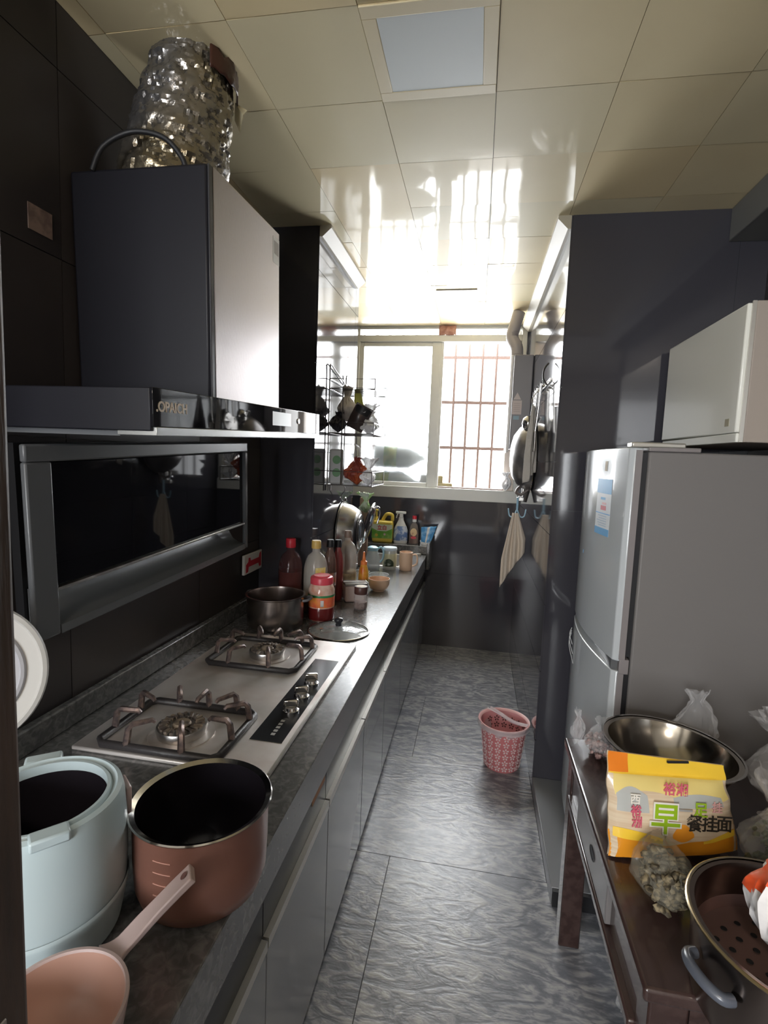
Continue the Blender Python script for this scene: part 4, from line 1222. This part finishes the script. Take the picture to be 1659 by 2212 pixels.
fmesh = pet.mesh('flower', mat('flower_white', (.80, .66, .66), .5))
fdark = pet.mesh('flower_hole', mat('flower_dark', (.12, .05, .05), .6))
NF = 17
tilt = math.atan((r1 - r0) / hb)
for j in range(6):
    z = .022 + .030 * j
    r = r0 + (r1 - r0) * z / hb
    for k in range(NF):
        a = 2 * PI * (k + .5 * (j % 2) * 0) / NF
        o = bpy.data.objects.new('flower', fmesh)
        col.objects.link(o)
        o.parent = tb
        X = Vector((-math.sin(a), math.cos(a), 0))
        N = Vector((math.cos(a) * math.cos(tilt), math.sin(a) * math.cos(tilt), -math.sin(tilt)))
        Y = N.cross(X)
        o.matrix_local = Matrix.Translation((math.cos(a) * (r + .0006), math.sin(a) * (r + .0006), z)) @ axes(X, Y, N).to_4x4() @ Matrix.Scale(.95 + r * .9, 4)
for j in (4, 5):
    for k in range(NF):
        z = .022 + .030 * j
        r = r0 + (r1 - r0) * z / hb - .0035
        a = 2 * PI * k / NF
        if not (0.2 < a < 2.4):
            continue
        o = bpy.data.objects.new('flower_hole', fdark)
        col.objects.link(o)
        o.parent = tb
        X = Vector((math.sin(a), -math.cos(a), 0))
        N = Vector((-math.cos(a), -math.sin(a), .1)).normalized()
        o.matrix_local = Matrix.Translation((math.cos(a) * r, math.sin(a) * r, z)) @ axes(X, N.cross(X), N).to_4x4()
lin = MB()


def liner(u, v):
    a = math.radians(125) + u * math.radians(215)
    wob = .004 * noise.noise((u * 14, v * 5, 2))
    if v < .35:
        q = v / .35
        return (math.cos(a) * (r1 + .013 - .001 * q + wob), math.sin(a) * (r1 + .013 + wob), hb - .022 + q * .026)
    q = (v - .35) / .65
    rr = (r1 + .010) * (1 - q) + .02 * q
    return (math.cos(a) * (r1 + .010 - .03 * q + wob), math.sin(a) * (r1 + .010 - .03 * q) + wob, hb + .005 - .09 * q + wob)


lin.grid(liner, 50, 16)
lo = lin.build('liner', mat('liner_film', (.85, .80, .82), .12, alpha=.4, bump=.5, bscale=25), tb, smooth=60)
ed = [Vector(((r1 + .006) * math.cos(math.radians(125)), (r1 + .006) * math.sin(math.radians(125)), hb + .004)), Vector((-.01, .055, hb - .006)), Vector((.05, .005, hb - .012)), Vector(((r1 + .004) * math.cos(math.radians(-20)), (r1 + .004) * math.sin(math.radians(-20)), hb + .004))]
MB().grid(lambda u, v: (lambda p: (p.x + .022 * (v - .5), p.y + .022 * (v - .5), p.z + .006 * math.sin(v * 9 + u * 3)))(catmull(ed, 10)[int(u * 30)]), 31, 7).build('liner_fold', mat('liner_fold', (.85, .80, .84), .12, alpha=.6), tb, smooth=60)

# ================================================================ FRIDGE
fr = thing('refrigerator', 'silver grey two door refrigerator standing on the plinth', 'refrigerator', (.72, 1.85, .055))
ox, oy = .72, 1.85
FX, FY0, FY1 = .405, 1.562, 2.14
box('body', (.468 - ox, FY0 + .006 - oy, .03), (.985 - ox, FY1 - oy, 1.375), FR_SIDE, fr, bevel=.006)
for x in (.50, .95):
    for y in (FY0 + .05, FY1 - .05):
        MB().lathe([(.0, 0), (.018, 0), (.018, .03)], 14).build('foot', BLACK, fr, loc=(x - ox, y - oy, 0))
box('top_trim', (.466 - ox, FY0 + .002 - oy, 1.3752), (.60 - ox, FY1 - oy, 1.388), FR_EDGE, fr, bevel=.003)


def fdoor(name, z0, z1):
    # bulged door plan (x towards the corridor is negative)
    poly = []
    n = 12
    y0, y1 = FY0 - oy, FY1 - oy
    poly.append((.452 - ox, y0 + .004))
    poly.append((FX + .026 - ox, y0))
    poly.append((FX + .012 - ox, y0 + .010))
    for k in range(n + 1):
        u = k / n
        poly.append((FX + .004 - .022 * math.sin(u * PI) - ox, y0 + .055 + (y1 - y0 - .075) * u))
    poly.append((FX + .012 - ox, y1))
    poly.append((.452 - ox, y1))
    o = MB().prism(poly, 'z', z0, z1).build(name, FR_DOOR, fr, bevel=.003, smooth=30)
    box('door_edge', (FX + .028 - ox, FY0 - .0012 - oy, z0 + .006), (.450 - ox, FY0 + .003 - oy, z1 - .006), FR_EDGE, o)
    box('gasket', (.4525 - ox, FY0 + .012 - oy, z0 + .012), (.4675 - ox, FY1 - .01 - oy, z1 - .012), BLACK, o)
    return o


d_up = fdoor('upper_door', .768, 1.384)
d_lo = fdoor('lower_door', .045, .738)
box('handle_recess', (FX + .012 - ox, FY0 + .015 - oy, .739), (.4515 - ox, FY1 - .01 - oy, .767), mat('recess', (.10, .105, .11), .35), fr)
box('hinge_cover', (FX + .03 - ox, FY0 - .003 - oy, .731), (.462 - ox, FY0 + .05 - oy, .775), FR_EDGE, fr, bevel=.002)
box('top_hinge', (.42 - ox, FY0 + .0 - oy, 1.385), (.56 - ox, FY0 + .05 - oy, 1.40), ALU, fr, bevel=.004)
# energy label on the upper door (real bulged position)


def door_x(y):
    u = min(max((y - (FY0 + .055)) / (FY1 - FY0 - .075), 0), 1)
    return FX + .004 - .022 * math.sin(u * PI) - .0008 - ox


def door_patch(name, y0, y1, z0, z1, m, par, off=0.0):
    return MB().grid(lambda u, v: (door_x(y0 + (y1 - y0) * u) - off, y0 + (y1 - y0) * u - oy, z0 + (z1 - z0) * v), 6, 2).build(name, m, par, solid=.0004)


LBW = mat('label_pale', (.72, .76, .80), .4)
LBB = mat('label_skyblue', (.16, .42, .72), .4)
zz = 1.115
el = door_patch('energy_label', 1.665, 1.79, zz, zz + .175, LBW, d_up)
door_patch('label_header', 1.665, 1.79, zz + .13, zz + .175, LBB, el, .0006)
door_patch('label_footer', 1.665, 1.79, zz, zz + .022, LBB, el, .0006)
door_patch('label_rule', 1.665, 1.79, zz + .066, zz + .069, LBB, el, .0006)
door_patch('label_red_bar', 1.70, 1.745, zz + .078, zz + .092, mat('label_red', (.65, .18, .22), .5), el, .0006)
door_patch('label_red_tab', 1.70, 1.735, zz + .095, zz + .102, mat('label_pink', (.75, .45, .48), .5), el, .0006)
for k in range(5):
    door_patch('label_text_line', 1.69, 1.755 + .01 * (k % 3), zz + .028 + .0075 * k, zz + .031 + .0075 * k, mat('label_greyblue', (.45, .55, .66), .5), el, .0006)
door_patch('label_mark', 1.71, 1.75, zz + .11, zz + .118, LBB, el, .0006)
door_patch('tape_scrap', 1.715, 1.735, 1.315, 1.345, mat('scrap_tan', (.50, .42, .30), .6), d_up)
door_patch('blue_speck', 1.93, 1.945, 1.02, 1.032, LBB, d_up)
for k in range(3):
    MB().tube(catmull([(door_x(2.05) - .002, 2.08 - oy, .70 - .01 * k), (door_x(2.05) - .012, 2.06 - oy, .68 - .02 * k), (door_x(2.05) - .006, 2.03 - oy - .02 * k, .65 - .03 * k)], 5), .0012, 5).build('torn_film', mat('film_scrap', (.7, .72, .74), .3), d_lo)

# cabinet over the fridge
wcab = thing('wall_cabinet', 'white doored storage cabinet hung above the refrigerator', 'cabinet', (.84, 1.86, 1.463))
ox, oy = .84, 1.86
box('body', (.700 - ox, 1.565 - oy, 0), (.995 - ox, 2.15 - oy, .37), CAB_B, wcab, bevel=.003)
wd = box('door', (.680 - ox, 1.572 - oy, .026), (.6985 - ox, 2.148 - oy, .366), CAB_W, wcab, bevel=.004)
box('door_trim', (.690 - ox, 1.566 - oy, .0), (.6995 - ox, 1.5715 - oy, .37), ALU, wcab)
box('bottom_rail', (.684 - ox, 1.572 - oy, .0), (.6985 - ox, 2.148 - oy, .0245), CAB_W, wcab, bevel=.002)
box('square_sticker', (.6792 - ox, 1.61 - oy, .045), (.6799 - ox, 1.635 - oy, .066), mat('sticker_gold', (.45, .42, .32), .5), wd)

# ================================================================ TABLE
tt = thing('side_table', 'dark glossy wooden table with a drawer along the right side', 'table', (.62, 1.145, 0))
ox, oy = .62, 1.145
TX0, TX1, TY0, TY1, TZ = .292, .955, .775, 1.515, .60
box('tabletop', (TX0 - ox, TY0 - oy, .575), (TX1 - ox, TY1 - oy, TZ), WOOD_D, tt, bevel=.006, seg=3)
for x in (TX0 + .014, TX1 - .072):
    for y in (TY0 + .014, TY1 - .066):
        MB().box((x - ox, y - oy, 0), (x + .058 - ox, y + .052 - oy, .5745)).build('leg', WOOD_D, tt, bevel=.004)
box('apron', (TX0 + .018 - ox, TY0 + .068 - oy, .47), (TX0 + .036 - ox, 1.02 - oy, .5745), WOOD_D, tt)
box('apron', (TX0 + .018 - ox, 1.325 - oy, .47), (TX0 + .036 - ox, TY1 - .068 - oy, .5745), WOOD_D, tt)
box('apron', (TX0 + .075 - ox, TY0 + .02 - oy, .47), (TX1 - .075 - ox, TY0 + .038 - oy, .5745), WOOD_D, tt)
box('apron', (TX0 + .075 - ox, TY1 - .04 - oy, .47), (TX1 - .075 - ox, TY1 - .022 - oy, .5745), WOOD_D, tt)
box('lower_rail', (TX0 + .004 - ox, TY0 + .068 - oy, .448), (TX0 + .036 - ox, TY1 - .068 - oy, .469), WOOD_D, tt, bevel=.004)
dr = box('drawer_front', (TX0 + .008 - ox, 1.023 - oy, .472), (TX0 + .03 - ox, 1.322 - oy, .5735), mat('drawer_grey', (.16, .15, .15), .25), tt, bevel=.003)
MB().lathe([(.0, 0), (.02, 0), (.023, .001)], 24, sy=1.0, sx=.55, mat=Matrix.Rotation(-PI / 2, 4, 'Y')).build('finger_hole', BLACK, dr, loc=(TX0 + .0075 - ox, 1.15 - oy, .525))
#box('stretcher', (TX0 + .03 - ox, TY0 + .068 - oy, .14), (TX0 + .055 - ox, TY1 - .068 - oy, .165), WOOD_D, tt)

# ---- steel bowl
sb = thing('steel_bowl', 'wide shallow stainless steel bowl on the table beside the fridge', 'bowl', (.497, 1.318, TZ), (-.03, .05, 0))
sb.location.z += .006
MB().lathe([(.0, .0), (.06, .0), (.075, .006), (.115, .04), (.138, .085), (.142, .098), (.154, .102), (.1545, .105), (.141, .103), (.136, .086), (.112, .043), (.072, .010), (.0, .004)], 64).build('bowl_wall', mat('bowl_steel', (.50, .46, .40), .16, metal=1.0), sb, smooth=40)
MB().lathe([(.152, .1035), (.157, .1045), (.157, .107), (.152, .1065)], 64).build('rolled_rim', STEEL_P, sb, smooth=60)

# ---- noodle pack
npk = thing('noodle_pack', 'yellow and orange packet of breakfast noodles leaning on the table', 'food packet', (.434, 1.075, TZ + .004), (-.17, 0, .22))
PW, PH = .135, .205
YW = mat('pack_yellow', (.86, .56, .05), .28, coat=.3)
YL = mat('pack_paleyellow', (.78, .62, .22), .28, coat=.3)
PC = mat('pack_cream', (.70, .58, .42), .25, coat=.4, c2=(.62, .47, .32), scale=3, stretch=(1, 1, 40))
OR = mat('pack_orange', (.72, .28, .02), .28, coat=.3)
OR2 = mat('pack_deep_orange', (.80, .22, .02), .28, coat=.3)
GRW = mat('pack_grey', (.45, .46, .44), .25, coat=.4)


def bulge(u, v):
    q = max(0.0, min(1, v / .80))
    return .030 * (math.sin(u * PI) ** .4) * (math.sin(min(1, q * .93 + .07) * PI) ** .5) + .003 * noise.noise((u * 6, v * 6, 4))


def pface(x, z):
    u, v = (x + PW) / (2 * PW), z / PH
    return ((x + PW) * (1 - .10 * v) - PW + .006 * noise.noise((0, v * 5, 3)) * (abs(u - .5) * 2), -bulge(u, v), z * (1 - .13 * u * v) + .012 * u * (1 - v))


def pgrid(name, m, x0, x1, z0f, z1f, off, nx=20, nz=14, par=None):
    return MB().grid(lambda s, t: (lambda p: (p[0], p[1] - off, p[2]))(pface(x0 + (x1 - x0) * s, z0f(s) + (z1f(s) - z0f(s)) * t)), nx, nz).build(name, m, par or npk, smooth=60)


front = MB().grid(lambda s, t: pface(-PW + 2 * PW * s, PH * t), 30, 26)
front.grid(lambda s, t: (lambda p: (p[0], .004 - p[1] * .8, p[2]))(pface(-PW + 2 * PW * s, PH * t)), 30, 26)
wrapo = front.build('wrapper', PC, npk, smooth=60)
pgrid('top_band', YW, -PW, PW, lambda s: .163, lambda s: PH, .0006)
pgrid('top_corner', OR2, -PW, -PW + .045, lambda s: .166, lambda s: PH + .0005, .0012, 6, 6)
pgrid('pale_band', YL, -PW + .01, PW - .01, lambda s: .125 + .012 * math.sin(s * 6), lambda s: .1635, .0005)
pgrid('grey_patch', GRW, -PW + .012, -PW + .075, lambda s: .095, lambda s: .128 + .015 * math.sin(s * PI), .0009, 10, 8)
pgrid('grey_patch', GRW, -.005, PW - .03, lambda s: .105, lambda s: .126 + .008 * math.sin(s * PI), .0009, 10, 8)
pgrid('bottom_band', OR, -PW, PW, lambda s: .0, lambda s: .040 + .012 * math.cos(s * 2 * PI) + .004 * math.sin(s * 14), .0006)
pgrid('yellow_wave', YW, -PW + .005, -PW + .10, lambda s: .044 - .012 * s, lambda s: .062 - .018 * s * s, .0011, 12, 4)
pgrid('yellow_wave', YW, .05, PW - .01, lambda s: .028 + .01 * s, lambda s: .034 + .02 * s, .0011, 12, 4)
pgrid('bun_picture', ORANGE, -.015, .03, lambda s: .045 - .01 * math.sin(s * PI), lambda s: .052 + .022 * math.sin(s * PI), .0012, 10, 4)
MB().box((-.022, -.0022, .186), (.022, .0018, .190)).build('hang_slot', BLACK, npk, loc=(.005, -.010, 0))


def ptext(s, size, m, x, z, bold=0.0):
    p = pface(x, z)
    return text(s, size, m, npk, (p[0], p[1] - .0035, p[2]), (PI / 2, .06, 0), bold=bold)


GRN = mat('print_lime', (.30, .48, .02), .4)
INK = mat('print_black', (.03, .025, .02), .4)
PNK = mat('print_pink', (.62, .12, .18), .4)
LTW = mat('print_palewhite', (.78, .74, .66), .4)
ptext('早', .064, LTW, -.030, .082, .0035)
o_ = ptext('早', .062, GRN, -.030, .082, .0010)
o_.location.y -= .0008
for i, c_ in enumerate('餐挂面'):
    ptext(c_, .034, INK, .030 + .034 * i, .074 - .003 * i, .0003)
ptext('裕湘', .026, PNK, .003, .142, .0004)
for i, c_ in enumerate('西裕洲'):
    ptext(c_, .022, LTW if i == 0 else PNK, -.088, .120 - .022 * i, .0005)
ptext('一', .034, mat('print_grey2', (.35, .34, .32), .5), .012, .100, .0005)
ptext('足', .030, GRN, .048, .102, .0005)
ptext('挂', .022, mat('print_palepink', (.66, .36, .34), .5), .088, .105, .0004)

# ---- bags on the table
def film_bag(name, label, loc, r, h, seed, rot=(0, 0, 0), m=None, content=None, cs=(1, 1, 1), **k):
    t = thing(name, label, 'bag', loc, rot, 'plastic bags on the table')
    bag(r, h, seed, **k).build('film', m or FILM, t, smooth=40)
    if content:
        cm, n, size, spread = content
        mb = MB()
        rg = random.Random(seed)
        for i in range(n):
            a = rg.uniform(0, 2 * PI)
            q = math.sqrt(rg.random()) * spread
            z = rg.uniform(.12, .52) * h
            s_ = size * rg.uniform(.6, 1.2)
            bb_ = blob(s_, seed + i, .4, 1, (1, .75, .55))
            mtx = Matrix.Translation((q * math.cos(a) * cs[0], q * math.sin(a) * cs[1], z)) @ Matrix.Rotation(rg.uniform(0, 3), 4, 'X') @ Matrix.Rotation(rg.uniform(0, 3), 4, 'Z')
            mb.add([mtx @ v for v in bb_.v], bb_.f)
        o = mb.build('contents', cm, t, smooth=60)
        o['kind'] = 'stuff'
    return t


MUSH = mat('mushroom', (.24, .19, .11), .7, c2=(.05, .04, .025), scale=70, mixlo=.42, mixhi=.55)
mu = film_bag('mushroom_bag', 'clear knotted bag of dried mushrooms lying in front of the noodle pack', (.362, .880, TZ + .046), .058, .205, 71, rot=(-PI / 2 + .10, .0, -.17), m=mat('film_thin', (.40, .38, .31), .1, alpha=.24, bump=.7, bscale=26), content=(MUSH, 260, .0115, .036), neck=.8, flare=.5, sy=.85, amp=.18)
film_bag('red_bean_bag', 'clear bag of reddish grains tucked behind the rim of the steel bowl', (.372, 1.435, TZ), .048, .10, 75, content=(mat('grain_red', (.16, .08, .07), .6, c2=(.3, .2, .18), scale=80), 120, .010, .036), neck=.85, amp=.25)
film_bag('clear_bag', 'big clear plastic bag slumped between the steel bowl and the fridge', (.625, 1.488, TZ), .068, .19, 79, neck=.85, amp=.35, sy=.35)
film_bag('clear_bag', 'empty clear bag standing at the far left table corner', (.322, 1.488, TZ), .026, .095, 83, neck=.8, amp=.4, sx=.8)
film_bag('clear_bag', 'tall clear plastic bag standing at the right edge behind the bowl', (.745, 1.30, TZ), .085, .22, 87, neck=.72, amp=.4, flare=.8)
pb = film_bag('knotted_bag', 'whitish knotted plastic bag with pink tie right of the steel bowl', (.705, 1.135, TZ), .075, .16, 91, m=mat('film_milky', (.78, .74, .74), .25, alpha=.6, bump=.5, bscale=25), neck=.75, amp=.35)
MB().tube(catmull([(-.075, -.04, .09), (-.05, -.055, .105), (-.02, -.06, .118)], 4), .004, 6).build('pink_tie', mat('tie_pink', (.55, .05, .16), .4), pb, smooth=60)
gb2 = film_bag('clear_bag', 'clear bag with paper label standing right of the noodle pack', (.600, 1.055, TZ), .062, .20, 95, content=(mat('greens', (.10, .12, .06), .7), 50, .012, .04), neck=.72, amp=.35)
MB().grid(lambda u, v: (-.012 + .04 * u, -.064 + .004 * math.sin(u * 3), .085 + .055 * v), 5, 4).build('paper_label', mat('paper', (.68, .62, .60), .7), gb2, solid=.0005)
film_bag('clear_bag', 'low crumpled beige bag between the noodle pack and the steamer', (.535, .972, TZ), .048, .075, 99, m=mat('film_tan', (.55, .42, .34), .3, alpha=.75, bump=.4), neck=.9, amp=.3)

film_bag('clear_bag', 'crumpled clear bag on the floor under the table', (.47, 1.28, 0.0), .06, .12, 111, neck=.8, amp=.4)
# ---- steamer
sm = thing('steamer_pot', 'dark steel steamer pot with perforated tray at the table corner', 'steamer', (.487, .772, TZ))
SM = mat('steamer_steel', (.24, .20, .18), .22, metal=1.0)
MB().lathe([(.0, .0), (.118, .0), (.126, .006), (.130, .03), (.133, .128), (.139, .133), (.139, .137), (.130, .136), (.128, .128), (.126, .06)], 64).build('wall', SM, sm, smooth=40)
MB().lathe([(.1405, .134), (.143, .1365), (.1405, .139), (.137, .1385)], 64).build('rim', mat('rim_brass', (.45, .38, .27), .2, metal=1.0), sm, smooth=60)
tray = MB().lathe([(.127, .085), (.124, .062), (.115, .058), (.0, .056)], 64).build('tray', mat('tray_red', (.26, .16, .14), .3, metal=.6), sm, smooth=40)
holes = MB().lathe([(.0, 0), (.0045, 0), (.0048, -.0004)], 10).mesh('hole', BLACK)
cnt = 0
for ring, nn in ((.03, 6), (.052, 11), (.074, 16), (.096, 20)):
    for k in range(nn):
        a = 2 * PI * k / nn + ring * 30
        o = bpy.data.objects.new('hole', holes)
        col.objects.link(o)
        o.parent = tray
        o.location = (ring * math.cos(a), ring * math.sin(a), .0580 + (ring / .115) * .0020)
for a in (math.radians(198), math.radians(18)):
    rm = Matrix.Rotation(a, 4, 'Z')
    MB().tube([rm @ Vector(p) for p in catmull([(.132, -.034, .085), (.146, -.032, .087), (.156, -.014, .09), (.156, .014, .09), (.146, .032, .087), (.132, .034, .085)], 5)], [.008] * 26, 10).build('handle', mat('handle_blue', (.085, .095, .12), .25), sm, smooth=60)
wbg = thing('shopping_bag', 'white shopping bag with orange red print resting in the steamer', 'bag', (.492, .787, TZ + .060))
bag(.074, .25, 103, amp=.30, neck=.80, flare=.55).build('bag_body', mat('bag_whiteopaque', (.74, .72, .72), .4, bump=.4, bscale=22, bdist=.01), wbg, smooth=40)
wrp = bag(.0755, .252, 103, amp=.30, neck=.80, flare=.55)
keep = []
for f in wrp.f:
    c = sum((wrp.v[i] for i in f), Vector()) / len(f)
    a = math.atan2(c.y, c.x)
    if len(f) == 4 and .12 < c.z + .02 * math.sin(a * 3) < .175 and not (-2.0 < a < -1.2 and c.z > .145):
        keep.append(f)
wrp.f = keep
wrp.build('orange_print', mat('print_orangered', (.78, .10, .03), .4), wbg, smooth=40)

# ================================================================ lamp of the adjoining room
lampb = thing('room_lamp', 'round ceiling lamp of the room behind the camera', 'ceiling light', (-.2, -1.6, 2.6))
MB().lathe([(.0, -.06), (.15, -.06), (.2, -.03), (.2, 0)], 40).build('shade', WHITE_P, lampb, smooth=40)
L = bpy.data.lights.new('lamp_light', 'AREA')
L.shape = 'DISK'
L.size = .4
L.energy = 8
L.color = (1.0, .86, .72)
lo_ = bpy.data.objects.new('lamp_light', L)
col.objects.link(lo_)
lo_.location = (-.2, -1.6, 2.53)
